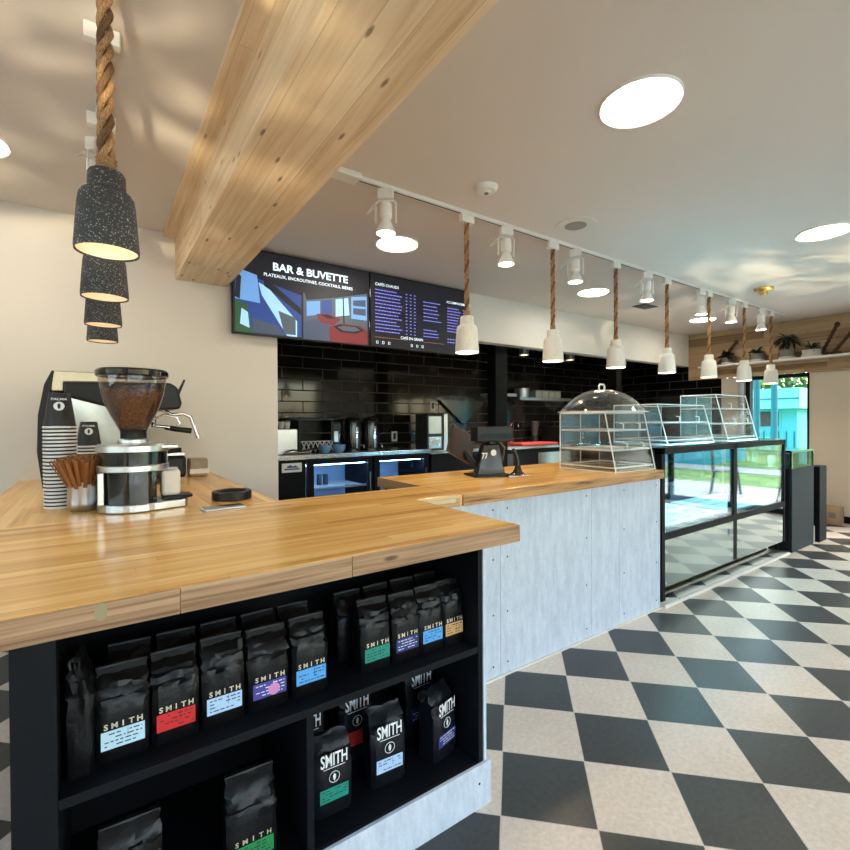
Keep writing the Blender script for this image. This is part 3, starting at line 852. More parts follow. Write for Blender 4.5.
def make_spot(label, loc, yaw):
    t = thing('track_spotlight', label, 'spotlight', loc, yaw, 'white track spotlights')
    MB().box(-.035, .035, -.018, .018, -.045, 0).build('adapter', m_white, t, bevel=.004)
    b = MB()
    b.tube([(-.045, 0, -.15), (-.045, 0, -.06), (-.035, 0, -.052), (.035, 0, -.052), (.045, 0, -.06), (.045, 0, -.15)], .004, 6)
    b.build('bracket', m_white, t, smooth=50)
    MB().lathe([(.0005, -.062), (.026, -.064), (.028, -.07), (.028, -.125), (.020, -.135), (.026, -.150), (.042, -.185), (.042, -.196)], 24).build('lamp_body', m_white, t, smooth=35)
    MB().tube([(-.02, 0, -.05), (-.06, .01, -.07), (-.085, .02, -.10), (-.06, .01, -.085), (-.028, 0, -.075)], .003, 6).build('cable', m_white, t, smooth=60)
    MB().lathe([(.0005, -.192), (.039, -.192)], 24).build('lamp_face', m_spotface, t)
    return t
SX = [1.315, 2.235, 2.955, 3.93, 4.90, 5.56, 6.33]
SL = ['white track spotlight nearest the wooden beam', 'white track spotlight between the first and second white pendants', 'white track spotlight between the second and third white pendants',
      'white track spotlight between the third and fourth white pendants', 'white track spotlight just before the fifth white pendant', 'white track spotlight between the fifth and sixth white pendants', 'white track spotlight between the last two white pendants']
s0 = None
for i, (x, l) in enumerate(zip(SX, SL)):
    loc = (x, TY, CZ - .022)
    s = make_spot(l, loc, R(-35)) if s0 is None else copy_tree(s0, loc, l, rz=R([-35, -20, -50, -30, -10, -40, -20][i]))
    s.scale = (1.25, 1.25, 1.25)
    s0 = s0 or s
    lamp('spot_beam', 'SPOT', (x, TY, CZ - .25), 70, kelvin(3000), .03, (x, TY - .05, 0), spot_size=R(75), spot_blend=.8)
copy_tree(s0, (TX - .02, 2.62, CZ - .022), 'white track spotlight half hidden behind the nearest dark pendant', rz=R(60))

def rope_mesh(length, r=.017):
    mb = MB(); n = max(8, int(length / .0085)); pitch = r * 7.2
    for k in range(3):
        pts = []
        for i in range(n + 1):
            z = length * i / n; a = 2 * PI * (z / pitch + k / 3)
            pts.append((r * .60 * math.cos(a), r * .60 * math.sin(a), z))
        mb.tube(pts, r * .44, 8, 1 if k == 0 else 0)
    return mb
def make_pendant(label, loc, m_shell, rope_r, group, h=.225, r=.074, neck=.043, bulb=m_bulb):
    t = thing('pendant_lamp', label, 'pendant lamp', loc, 0, group)
    nz = h * .76
    prof = [(r * .93, .004), (r * .985, 0), (r * 1.0, .010), (r * .95, nz * .40), (r * .89, nz * .78), (r * .85, nz * .90), (r * .76, nz * .97), (neck + .003, nz), (neck, nz + .006), (neck * .97, h - .006), (neck - .005, h), (.0005, h)]
    MB().lathe(prof, 36).build('shade', m_shell, t, smooth=45)
    MB().lathe([(r * .93, .004), (r * .86, nz * .55), (r * .75, nz * .85), (.0005, nz * .93)], 36).build('lining', m_inner, t, smooth=60)
    MB().ball((0, 0, .085), .022, .022, .028, 14, 8).build('bulb', bulb, t, smooth=80)
    ln = CZ - .022 - .05 - (loc[2] + h)
    rope_mesh(ln, rope_r).build('rope', m_rope, t, smooth=60, loc=(0, 0, h))
    wr = MB()
    for i in range(4): wr.lathe([(rope_r * .95, i * .009), (rope_r * 1.28, i * .009 + .0045), (rope_r * .95, i * .009 + .009)], 14, (0, 0, h))
    wr.build('rope_whipping', m_rope, t, smooth=60)
    MB().box(-.05, .05, -.018, .018, CZ - .022 - .05 - loc[2], CZ - .022 - loc[2]).build('track_adapter', m_white, t, bevel=.004)
    return t
zs = 1.722
pw = None
PL = ['white speckled concrete pendant nearest the menu screens', 'white concrete pendant hanging second along the bar', 'white concrete pendant hanging above the domed cake cover', 'white concrete pendant hanging fourth along the bar',
      'white concrete pendant fifth along the bar, left of the potted plants', 'white concrete pendant hanging in front of the wall ropes, next to last', 'white concrete pendant at the far end, in front of the window']
PX = [1.895, 2.70, 3.47, 4.26, 5.06, 5.88, 6.62]
for i, x in enumerate(PX):
    loc = (x, TY, zs)
    pw = pw or make_pendant(PL[0], loc, m_whitec, .0165, 'white pendants on ropes above the bar')
    if i: copy_tree(pw, loc, PL[i])
    lamp('pendant_glow', 'POINT', (x, TY, zs + .035), 5.0, kelvin(2700), .02)
PB = [(1.36, 'nearest and largest dark speckled pendant on a thick rope'), (1.86, 'dark speckled pendant second in the row over the island'), (2.39, 'dark speckled pendant third in the row over the island'), (2.87, 'dark speckled pendant farthest in the row, lowest in the photo')]
pb = None
for i, (y, l) in enumerate(PB):
    loc = (TX, y, 1.705)
    pb = pb or make_pendant(l, loc, m_terr, .0175, 'dark pendants on ropes above the island', .190, .067, .040, emis('dim_bulb', (1, .85, .65), .8))
    if i: copy_tree(pb, loc, l)
    lamp('pendant_glow', 'POINT', (TX, y, 1.705 + .035), .07, kelvin(2700), .02)

# ------------------------------------------------------------------ menu screens
def px_emis(name, col, st=1.0):
    return emis(name, srgb(*col)[:3], st * .62)
e_blk = emis('screen_black', (.004, .004, .007), 1.0)
e_wht = px_emis('screen_white', (225, 240, 250), 1.0)
e_blue = px_emis('screen_light_blue', (96, 142, 196), 1.0)
e_dblue = px_emis('screen_deep_blue', (30, 58, 120), 1.0)
e_cyan = px_emis('screen_pale_cyan', (150, 195, 230), .9)
e_red = px_emis('screen_dark_red', (104, 36, 40), .8)
e_green = px_emis('screen_green', (40, 78, 50), .8)
e_grey = px_emis('screen_grey', (70, 80, 90), .8)
e_txt = px_emis('screen_violet_text', (128, 132, 235), .9)
SZ0, SZ1 = 1.943, 2.588
def screen(name, label, x0, x1):
    t = thing(name, label, 'screen', (x0, WY - .065, SZ0), 0)
    w, h = x1 - x0, SZ1 - SZ0
    MB().box(0, w, 0, .03, 0, h).box(.1, w - .1, .03, .064, .1, h - .1).build('housing', m_blackgloss, t, bevel=.002)
    MB().box(.008, w - .008, -.0015, -.0003, .012, h - .008).build('display', e_blk, t)
    return t, w, h
def poly(mb, pts, k, y=-.0022):
    mb.add([(x, y, z) for x, z in pts], [tuple(range(len(pts)))], k)
s1, w, h = screen('menu_screen', 'wall screen reading BAR & BUVETTE above bar photographs', .805, 1.935)
g = MB()   # two photographs on the screen: bar counter (left), dining room (right)
Wd = w
def q(u, v): return (u * Wd, (1 - v) * h)
def P4(k, *uv, y=-.0022): poly(g, [q(*p) for p in uv], k, y)
# left photo
P4(1, (.02, .28), (.47, .46), (.47, .97), (.02, .97))
P4(2, (.03, .25), (.16, .30), (.18, .62), (.02, .60), y=-.0024)
P4(0, (.20, .34), (.27, .38), (.46, .62), (.46, .70), (.22, .42), y=-.0026)
P4(3, (.17, .38), (.23, .42), (.43, .78), (.43, .97), (.36, .97), (.19, .52), y=-.0025)
P4(4, (.30, .68), (.42, .74), (.42, .95), (.34, .95), y=-.0027)
P4(5, (.02, .60), (.10, .66), (.13, .97), (.02, .97), y=-.0028)
P4(6, (.13, .80), (.30, .86), (.33, .97), (.13, .97), y=-.0026)
# right photo
P4(4, (.475, .42), (.98, .30), (.98, .985), (.475, .985))
P4(0, (.475, .36), (.98, .10), (.98, .30), (.72, .42), (.50, .50), y=-.0024)
P4(2, (.50, .52), (.60, .49), (.60, .66), (.50, .70), y=-.0024)
P4(1, (.61, .48), (.69, .45), (.69, .66), (.61, .68), y=-.0024)
P4(3, (.72, .44), (.82, .40), (.83, .62), (.72, .66), y=-.0024)
P4(2, (.845, .38), (.975, .34), (.975, .66), (.845, .66), y=-.0024)
P4(6, (.48, .78), (.60, .70), (.68, .80), (.66, .985), (.48, .985), y=-.0025)
P4(7, (.57, .66), (.66, .63), (.76, .69), (.70, .78), (.60, .76), y=-.0026)
P4(0, (.60, .66), (.66, .645), (.72, .685), (.66, .70), y=-.0027)
P4(7, (.67, .80), (.76, .74), (.92, .74), (.98, .80), (.98, .985), (.67, .985), y=-.0026)
P4(0, (.70, .79), (.75, .755), (.90, .755), (.95, .80), (.88, .85), (.76, .85), y=-.0028)
P4(4, (.73, .79), (.78, .765), (.88, .765), (.92, .80), (.86, .83), (.78, .83), y=-.0029)
P4(6, (.86, .42), (.965, .39), (.965, .48), (.86, .49), y=-.0027)
P4(6, (.86, .52), (.965, .51), (.965, .60), (.86, .60), y=-.0027)
P4(0, (.775, .40), (.785, .40), (.79, .74), (.78, .74), y=-.0028)
for i_ in range(6): P4(0, (.53 + i_ * .045, .30 + .03 * (i_ % 3)), (.56 + i_ * .045, .29 + .03 * (i_ % 3)), (.57 + i_ * .045, .36), (.52 + i_ * .045, .37), y=-.0030)
for i_ in range(5): P4(0, (.205 + i_ * .05, .36 + i_ * .055), (.235 + i_ * .05, .39 + i_ * .055), (.235 + i_ * .05, .44 + i_ * .055), (.205 + i_ * .05, .41 + i_ * .055), y=-.0030)
P4(0, (.462, .30), (.476, .30), (.476, .985), (.462, .985), y=-.0031)
P4(0, (.03, .30), (.06, .34), (.05, .60), (.02, .58), y=-.0029); P4(3, (.06, .70), (.10, .74), (.11, .92), (.05, .88), y=-.0029)
g.build('photograph', [e_blk, e_dblue, e_blue, e_cyan, e_grey, e_green, px_emis('screen_dim_grey', (60, 70, 92), .8), e_red], s1)
MB().text('BAR & BUVETTE', .082, (.54 * w, -.0045, h * .83), bold=.028, sx=1.08).build('title', e_wht, s1)
MB().text('PLATEAUX, ENCROUTINES, COCKTAILS, BIÈRES', .034, (.53 * w, -.0045, h * .725), bold=.015, sx=1.02).build('subtitle', e_wht, s1)
s2, w, h = screen('menu_screen', 'wall screen with a dark café menu in small violet text', 1.94, 3.06)
g = MB()
rnd = random.Random(3)
def lines(x0, x1, z1, n, dz, cols=True, th=.0075):
    for i in range(n):
        z = z1 - i * dz
        x = x0
        end = x0 + (x1 - x0) * (rnd.uniform(.45, .62) if cols else rnd.uniform(.7, 1))
        while x < end:
            l = rnd.uniform(.012, .034); g.box(x, min(x + l, end), -.003, -.0018, z, z + th); x += l + .006
        if cols:
            for c in (.70, .80, .90):
                xx = x0 + (x1 - x0) * c
                g.box(xx, xx + .016, -.003, -.0018, z, z + th)
lines(.05, .50, .50, 13, .030); lines(.56, .78, .46, 6, .034, False); lines(.56, .74, .20, 3, .03, False)
lines(.84, 1.12, .44, 9, .028); lines(.84, 1.08, .14, 2, .03, False)
g.build('menu_text', e_txt, s2)['kind'] = 'stuff'
g = MB()
g.text('CAFÉS CHAUDS', .034, (.17, -.003, .55), bold=.01); g.text('ACCOMPAGNEMENTS', .03, (.98, -.003, .50), bold=.01); g.text('CAFÉ EN GRAIN', .034, (.43, -.003, .105), bold=.012)
for x in (.06, .12, .18, .42, .48, .54):
    g.tube([(x, -.003, .035), (x + .016, -.003, .035), (x + .016, -.003, .055), (x, -.003, .055), (x, -.003, .036)], .0022, 5)
g.build('menu_heading', e_wht, s2)
MB().box(1.04, 1.11, -.003, -.0018, .015, .10).build('blue_square', px_emis('screen_blue_square', (90, 110, 230), 1), s2)
MB().box(.05, .38, -.003, -.0018, .088, .091).box(.56, .80, -.003, -.0018, .088, .091).build('divider_line', px_emis('screen_orange_line', (170, 110, 50), .7), s2)

# ------------------------------------------------------------------ kitchen behind the bar
KF, KZ = 4.52, .965
fr = thing('undercounter_fridge', 'black undercounter fridge with two glass doors and steel top', 'fridge', (0, 0, 0))
MB().box(1.32, 3.23, KF, KY - .01, KZ - .05, KZ).build('steel_worktop', m_steel, fr, bevel=.006)
c = MB().box(1.32, 3.21, KY - .06, KY - .02, .1, KZ - .051).box(1.32, 3.21, KF + .02, KY - .06, .08, .14).box(1.32, 3.21, KF + .02, KY - .06, KZ - .10, KZ - .051)
c.box(1.32, 1.40, KF + .02, KY - .06, .14, KZ - .10).box(3.14, 3.21, KF + .02, KY - .06, .14, KZ - .10).box(2.40, 2.49, KF + .02, KY - .06, .14, KZ - .10)
c.build('cabinet', m_blackmetal, fr)
for k, (x0, x1) in enumerate(((1.42, 2.43), (2.455, 3.16))):
    xa = 1.70 if k == 0 else x0
    d = MB().box(xa, x1, KF - .02, KF + .019, .12, .19).box(xa, x1, KF - .02, KF + .019, KZ - .105, KZ - .06).box(xa, xa + .07, KF - .02, KF + .019, .19, KZ - .105).box(x1 - .05, x1, KF - .02, KF + .019, .19, KZ - .105).build('door', m_blackmetal, fr)
    MB().box(xa + .071, x1 - .051, KF - .004, KF + .004, .191, KZ - .106).build('door_glass', m_glass_fridge, d)
    MB().box(x1 - .035, x1 - .02, KF - .028, KF - .021, .35, .75).build('handle', m_steel, d)
    MB().box(x0, x1, KY - .075, KY - .065, .16, .84).build('liner', m_fridgein, fr)
    for z in (.38, .60):
        sh = MB()
        for i in range(9): sh.box(x0 + .02, x1 - .02, KF + .06 + i * .065, KF + .064 + i * .065, z, z + .006)
        sh.box(x0 + .02, x1 - .02, KF + .05, KF + .06, z - .004, z + .016)
        sh.build('wire_shelf', m_whitepl, fr)
    MB().box(x0 + .05, x1 - .05, KF + .06, KF + .09, KZ - .118, KZ - .108).build('led_strip', emis('fridge_led', (.42, .66, 1), 40), fr)
for x in (1.95, 2.02):
    MB().box(x, x + .035, KF + .3, KF + .36, .607, .72).build('bottle_holder', m_dgrey, fr)
MB().box(1.45, 1.65, KF - .008, KF - .0012, KZ - .165, KZ - .075).build('name_plate', m_whitepl, fr, bevel=.01)
pl = MB(); pl.prism([(1.50, .855), (1.53, .872), (1.56, .858), (1.585, .866), (1.61, .85), (1.61, .845), (1.50, .845)], 'Y', KF - .010, KF - .0082); pl.box(1.475, 1.625, KF - .010, KF - .0082, .825, .838)
pl.build('plate_emblem', plain('navy_print', srgb(30, 60, 110), .5), fr)
for x in (1.40, 2.4, 3.15):
    MB().cyl((x, 4.7, 0), (x, 4.7, .08), .03, 10).build('foot', m_blackmetal, fr)
MB().box(1.32, 1.69, KF - .001, KF + .019, .1, KZ - .06).build('compressor_panel', m_blackmetal, fr)

o = thing('steel_bin', 'small brushed steel container at the left end of the fridge worktop', 'container', (1.52, 4.72, KZ))
MB().box(-.13, .13, -.1, .1, 0, .26).build('body', m_silver, o, bevel=.01)
for x in (-.06, .0, .06): MB().lathe([(.026, 0), (.032, .07), (.030, .07), (.024, .004)], 12, (x, .02, .261)).build('paper_cup', m_whitepl, o, smooth=40)
o = thing('barista_tray', 'steel barista tray with black cable on the worktop edge', 'tray', (1.60, 4.585, KZ))
MB().box(-.12, .16, -.04, .035, 0, .03).build('tray', m_chrome, o, bevel=.008)
MB().tube([(-.10, -.02, .031), (-.02, -.03, .05), (.08, -.03, .035), (.16, -.02, .05), (.24, -.01, .06)], .008, 8).build('cable', m_blacksatin, o, smooth=60)
o = thing('lidded_rack', 'black organiser rack with blue grey lid on the worktop', 'rack', (1.90, 4.88, KZ))
f = MB().box(-.19, .19, .12, .14, 0, .34).box(-.19, -.17, -.12, .12, 0, .34).box(.17, .19, -.12, .12, 0, .34).box(-.17, .17, -.12, .12, .2, .215)
f.build('body', m_blacksatin, o)
MB().prism([(-.14, .345), (.13, .345), (.13, .375), (-.14, .352)], 'X', -.23, .21).build('lid', plain('blue_grey_lid', srgb(96, 118, 150), .4), o, bevel=.005)
w_ = MB()
for i in range(7):
    w_.cyl((-.16 + i * .05, -.12, .01), (-.11 + i * .05, -.12, .12), .006, 6); w_.cyl((-.11 + i * .05, -.122, .01), (-.16 + i * .05, -.122, .12), .006, 6)
w_.cyl((-.17, -.12, .12), (.17, -.12, .12), .006, 6); w_.build('lattice_front', m_whitepl, o)
for i, (x, l) in enumerate(((1.93, 'blue and white glazed cup, left of a pair on the fridge worktop'), (2.09, 'blue and white glazed cup, right of a pair on the fridge worktop'))):
    b = MB().lathe([(.0005, 0), (.035, 0), (.06, .03), (.07, .085), (.066, .085), (.055, .03), (.0005, .012)], 24).build('cup', m_bluec, smooth=45, loc=(x, 4.60, KZ + .0005))
    tag(b, l, 'cup', 'blue cups on the worktop')
for i, (x, l) in enumerate(((2.37, 'tall black coffee urn on the fridge worktop, left one'), (2.60, 'tall black coffee urn on the fridge worktop, right one'))):
    t = thing('coffee_urn', l, 'coffee urn', (x, 4.86, KZ), 0, 'black coffee urns')
    MB().lathe([(.0005, 0), (.105, 0), (.105, .30), (.10, .33), (.0005, .33)], 28).build('body', m_blackgloss, t, smooth=35)
    MB().lathe([(.0005, .331), (.085, .331), (.09, .345), (.08, .362), (.0005, .385)], 28).build('lid', m_blacksatin, t, smooth=40)
    MB().box(-.014, .014, -.120, -.106, .03, .27).build('sight_gauge', m_chrome, t, bevel=.003)
    MB().tube([(.06, -.11, .06), (.06, -.16, .06), (.06, -.17, .03)], .010, 8).build('tap', m_chrome, t, smooth=50)
o = thing('water_boiler', 'black slim kettle with outlet plate beside the coffee urns', 'kettle', (2.185, 4.98, KZ))
MB().box(-.05, .065, -.08, .08, 0, .33).build('body', m_blackgloss, o, bevel=.01)
MB().box(-.02, .03, -.084, -.0805, .10, .22).build('front_plate', m_silver, o, bevel=.002)
o = thing('drink_dispenser', 'upright steel and black dispenser at the right end of the fridge worktop', 'dispenser', (3.42, 4.78, .9405))
MB().box(-.15, .15, -.12, .14, 0, .44).build('body', m_dgrey, o, bevel=.008)
MB().box(-.13, .06, -.126, -.1205, .20, .41).build('window_panel', m_silver, o)
MB().box(-.13, .06, -.126, -.1205, .02, .16).build('lower_panel', m_steel, o)
MB().box(-.08, .02, -.132, -.1265, .08, .12).build('spout', m_white, o)
MB().box(.10, .155, -.13, -.1205, .0, .44).build('bright_side_trim', m_silver, o)
for x, z, l in ((2.56, 1.10, 'white outlet plate on the black tiles above the fridge worktop'), (3.13, 1.10, 'white socket plate on the black tiles beside the dispenser'), (3.74, 1.50, 'beige switch plate high on the black tiles')):
    t = thing('outlet_plate', l, 'socket', (x, KY - .0005, z))
    MB().box(-.042, .042, -.008, 0, -.065, .065).build('plate', m_whitepl, t, bevel=.002)
    MB().box(-.018, .018, -.0095, -.0082, -.04, .04).build('socket', m_blacksatin, t)
# shelves on the tile wall
for x0, x1, z, l in ((4.60, 5.05, 1.69, 'short white wall shelf left of the black post'), (5.12, 6.30, 1.645, 'long steel wall shelf right of the black post, carrying pans')):
    t = thing('wall_shelf', l, 'shelf', (x0, KY, z))
    MB().box(0, x1 - x0, -.30, -.001, -.045, 0).build('board', m_silver, t, bevel=.003)
    for x in (.08, x1 - x0 - .1): MB().prism([(-.001, -.20), (-.001, -.046), (-.25, -.046)], 'X', x, x + .012).build('bracket', m_steel, t)
o = thing('stock_pot', 'round steel pot on the long kitchen shelf', 'pot', (5.30, 5.03, 1.6455))
MB().lathe([(.0005, 0), (.11, 0), (.115, .13), (.12, .135), (.0005, .14)], 24).build('body', m_silver, o, smooth=35)
MB().lathe([(.0005, .16), (.012, .16), (.012, .141)], 12).build('lid_knob', m_blacksatin, o)
for i in range(4):
    t = thing('food_container', ['first', 'second', 'third', 'last'][i] + ' in the row of small white containers on the kitchen shelf, counted from the pot', 'container', (5.56 + i * .15, 5.02, 1.6455), 0, 'white containers on the kitchen shelf')
    MB().box(-.066, .066, -.09, .09, 0, .10).build('tub', m_whitepl, t, bevel=.012)
    MB().box(-.07, .07, -.094, .094, .101, .112).build('lid', m_silver, t, bevel=.003)
# right hand worktop in the kitchen
wk = thing('prep_counter', 'steel topped prep counter with black base on the kitchen back wall', 'counter', (0, 0, 0))
MB().box(3.24, 7.45, 4.54, KY - .01, .90, .94).build('steel_top', m_steel, wk, bevel=.004)
MB().box(3.26, 7.43, 4.56, KY - .012, .0, .899).build('base', m_black, wk)
MB().box(5.10, 5.80, 4.535, 4.559, .62, .84).build('drawer_front', m_steel, wk)
MB().box(3.95, 4.6, 4.535, 4.559, .50, .84).build('drawer_front', m_dgrey, wk)
tag(MB().box(-.38, .38, -.16, .16, 0, .035).build('cutting_board', m_red, bevel=.008, loc=(5.20, 4.74, .9405)), 'thick red plastic cutting board on the steel prep counter', 'cutting board')
mi = thing('toaster_oven', 'black countertop oven on the kitchen prep counter', 'oven', (6.05, 4.86, .9405))
MB().box(-.30, .30, -.2, .2, .02, .26).build('body', m_blacksatin, mi, bevel=.01)
MB().box(-.28, .12, -.206, -.2005, .05, .23).build('door', m_blackgloss, mi)
MB().cyl((-.24, -.225, .21), (.08, -.225, .21), .007, 8).build('door_handle', m_chrome, mi)
for z in (.08, .14, .20): MB().cyl((.21, -.2005, z), (.21, -.218, z), .018, 14).build('knob', m_silver, mi)
fx = thing('faucet', 'tall curved chrome faucet at the prep counter', 'faucet', (5.02, 5.0, .9405))
MB().tube([(0, 0, 0), (0, 0, .28), (.0, -.05, .35), (0, -.13, .34), (0, -.16, .26)], .013, 10).build('spout', m_chrome, fx, smooth=60)
MB().cyl((0, 0, 0), (0, 0, .05), .028, 14).build('base', m_chrome, fx)
sm = thing('blender', 'dark blender jug on the kitchen prep counter', 'blender', (5.55, 5.02, .9405))
MB().lathe([(.07, 0), (.065, .12), (.0005, .125)], 16, cap0=True).build('base', m_blacksatin, sm, smooth=30)
MB().lathe([(.05, .126), (.075, .34), (.0005, .345)], 16, cap0=True).build('jug', m_dgrey, sm, smooth=30)
for i, (x, l) in enumerate(((4.46, 'small white can spotlight under the kitchen ceiling beside the black post'), (5.37, 'small white can spotlight under the kitchen ceiling, middle of three'), (6.60, 'small white can spotlight under the kitchen ceiling, rightmost of three'))):
    t = thing('can_spotlight', l, 'spotlight', (x, 4.2, 2.75), 0, 'can spotlights in the kitchen')
    MB().cyl((0, 0, -.5), (0, 0, 0), .012, 8).build('stem', m_blackmetal, t)
    MB().lathe([(.0005, -.50), (.06, -.50), (.062, -.62), (.055, -.625)], 24).build('can', m_silver, t, smooth=35)
    MB().lathe([(.0005, -.615), (.054, -.615)], 24).build('lamp_face', emis('can_lamp', (1, .8, .5), 4), t)
    lamp('kitchen_spot', 'SPOT', (x, 4.2, 2.09), 60, kelvin(3000), .04, (x, 4.5, 0), spot_size=R(100), spot_blend=.7)
hd = thing('extractor_hood', 'black pointed hood edge hanging on the tile wall behind the terminal', 'hood', (4.25, KY - .002, 1.36))
MB().prism([(-.42, .22), (.42, .22), (.0, -.12)], 'Y', -.05, -.001).build('hood_panel', m_blackgloss, hd)

# ------------------------------------------------------------------ point of sale on the bar
ps = thing('payment_terminal', 'black point-of-sale terminal with tilted screen seen from behind on the bar', 'till', (1.99, 2.16, ZT), R(-18))
MB().prism([(-.10, 0), (.10, 0), (.085, .06), (.055, .20), (-.045, .20), (-.085, .06)], 'Y', -.02, .05).build('stand', m_blackgloss, ps, bevel=.008)
MB().box(-.13, .12, -.07, .12, 0, .012).build('base_plate', m_blacksatin, ps, bevel=.004)
MB().lathe([(.0005, 0), (.019, 0)], 18).xf(Matrix.Translation((.015, -.0212, .145)) @ Matrix.Rotation(PI / 2, 4, 'X')).build('round_sticker', m_whitepl, ps)
MB().box(-.11, .13, -.06, .05, .215, .305).build('customer_display', m_blacksatin, ps, bevel=.006)
MB().box(-.09, .12, -.0615, -.0605, .235, .265).build('display_glass', m_slate, ps)
MB().box(-.01, .03, -.02, .03, .20, .215).build('display_neck', m_blacksatin, ps)
c = MB().box(-.12, .10, -.012, .012, -.10, .09)
c.xf(Matrix.Translation((-.12, .16, .19)) @ Matrix.Rotation(R(28), 4, 'Y') @ Matrix.Rotation(R(20), 4, 'Z') @ Matrix.Rotation(R(-20), 4, 'X'))
c.build('screen', plain('brown_black_plastic', srgb(52, 36, 28), .3), ps, bevel=.006)
MB().tube([(-.03, .08, .012), (-.07, .12, .08), (-.11, .15, .15)], .02, 8).build('screen_arm', m_blacksatin, ps, smooth=50)
MB().tube([(.07, .03, .22), (.12, .04, .17), (.11, .05, .09), (.09, .08, .02)], .005, 6).build('cable', plain('tan_cable', srgb(150, 100, 60), .5), ps, smooth=60)
MB().text('77', .05, (-.045, -.0215, .125), sx=.8, bold=.02).build('printed_mark', m_whitepl, ps)
hk = thing('scanner_stand', 'small black curved horn-shaped stand on the bar right of the terminal', 'stand', (2.16, 2.09, ZT))
MB().lathe([(.048, 0), (.048, .006), (.030, .02), (.020, .045), (.016, .06)], 20, cap0=True, cap1=True).build('foot', m_blackgloss, hk, smooth=50)
MB().tube([(0, 0, .055), (-.004, 0, .09), (-.015, 0, .125), (-.033, 0, .155), (-.04, 0, .162)], .015, 12, r1=.010).build('neck', m_blackgloss, hk, smooth=60)
pp = thing('paper_slip', 'crumpled white receipt slips lying by the terminal foot', 'paper', (2.05, 2.03, ZT))
MB().add([(-.05, -.03, .001), (.02, -.04, .006), (.06, .0, .002), (0, .03, .008)], [(0, 1, 2, 3)]).add([(.07, -.02, .001), (.13, -.03, .004), (.15, .01, .001), (.09, .02, .006)], [(0, 1, 2, 3)]).build('slip', m_paper, pp)
ls = thing('laptop_stand', 'low grey shelf with metal leg behind the bar, left of the terminal', 'stand', (1.95, 2.60, .0))
MB().box(-.2, .5, 0, .35, .86, .89).build('shelf', m_dgrey, ls, bevel=.004)
for x in (-.17, .45):
    for y in (.03, .31): MB().cyl((x, y, 0), (x, y, .86), .015, 8).build('leg', m_steel, ls)

# ------------------------------------------------------------------ coffee gear on the island
# grinder
gd = thing('coffee_grinder', 'large silver and black coffee grinder with a bean-filled hopper', 'coffee grinder', (.115, 2.20, ZT))
def capsule(x0, x1, r, n=14):
    pts = [(x1 + r * math.cos(a), r * math.sin(a)) for a in [R(-90 + 180 * i / n) for i in range(n + 1)]]
    return pts + [(x0 + r * math.cos(a), r * math.sin(a)) for a in [R(90 + 180 * i / n) for i in range(n + 1)]]
bp = [(.142 * math.cos(a), .142 * math.sin(a)) for a in [R(60 + 240 * i / 24) for i in range(25)]] + [(.20, -.085), (.215, -.05), (.215, .05), (.20, .085)]
MB().prism(bp, 'Z', .002, .034).build('base', m_silver, gd, bevel=.004)
low = [(.132 * math.cos(a), .132 * math.sin(a)) for a in [R(52 + 256 * i / 26) for i in range(27)]]
MB().prism(low, 'Z', .0345, .165).build('lower_body', m_blackgloss, gd, smooth=30)
MB().box(-.138, -.115, -.085, .085, .034, .166).build('side_rail', m_silver, gd, bevel=.004)
MB().lathe([(.138, 0), (.142, .003), (.142, .024), (.138, .027), (.0005, .027)], 48, (0, 0, .1655), cap0=True).build('lower_ring', m_silver, gd, smooth=35)
MB().lathe([(.136, 0), (.136, .052)], 48, (0, 0, .193)).build('upper_band', m_blackgloss, gd, smooth=35)
MB().lathe([(.139, 0), (.144, .003), (.144, .026), (.136, .034), (.0005, .036)], 48, (0, 0, .2455), cap0=True).build('upper_ring', m_silver, gd, smooth=35)
MB().box(.10, .17, -.10, -.05, .258, .274).build('adjusting_lever', m_silver, gd, bevel=.004)
MB().lathe([(.062, 0), (.062, .014), (.053, .02)], 32, (0, 0, .282), cap1=True).build('hopper_collar', m_silver, gd, smooth=35)
MB().lathe([(.052, 0), (.052, .028), (.056, .036)], 32, (0, 0, .302), cap0=True, cap1=True).build('hopper_seat', m_blacksatin, gd, smooth=35)
hp = [(.056, .338), (.066, .355), (.088, .395), (.108, .44), (.123, .49), (.132, .54), (.136, .565)]
MB().lathe(hp, 48).build('hopper', m_hopper, gd, smooth=60)
MB().lathe([(.0005, .339)] + [(r - .004, z + .001) for r, z in hp[:5]] + [(.119, .50), (.10, .512), (.0005, .516)], 40).build('coffee_beans', m_beans, gd, smooth=60)
MB().lathe([(.138, .562), (.144, .566), (.145, .584), (.138, .592), (.0005, .590)], 48, cap0=True).build('hopper_lid', m_blackgloss, gd, smooth=40)
MB().prism([(.10, .16), (.165, .16), (.155, .125), (.12, .14)], 'Y', -.04, .03).build('spout', m_chrome, gd, bevel=.004)
MB().prism([(x * .9 + .175, y * .9) for x, y in [(-.07, -.07), (.03, -.075), (.07, -.04), (.07, .05), (.03, .08), (-.07, .07)]], 'Z', .0345, .048).build('drip_plate', m_blacksatin, gd, bevel=.004)
jg = thing('milk_jug', 'small white plastic container under the grinder spout', 'container', (.243, 2.19, ZT + .0455))
MB().box(-.037, .033, -.035, .035, 0, .105).build('body', m_whitepl, jg, bevel=.012)
MB().box(-.027, .025, -.025, .025, .106, .113).build('lid', m_silver, jg, bevel=.003)

gd.scale = (.87, .87, .93)
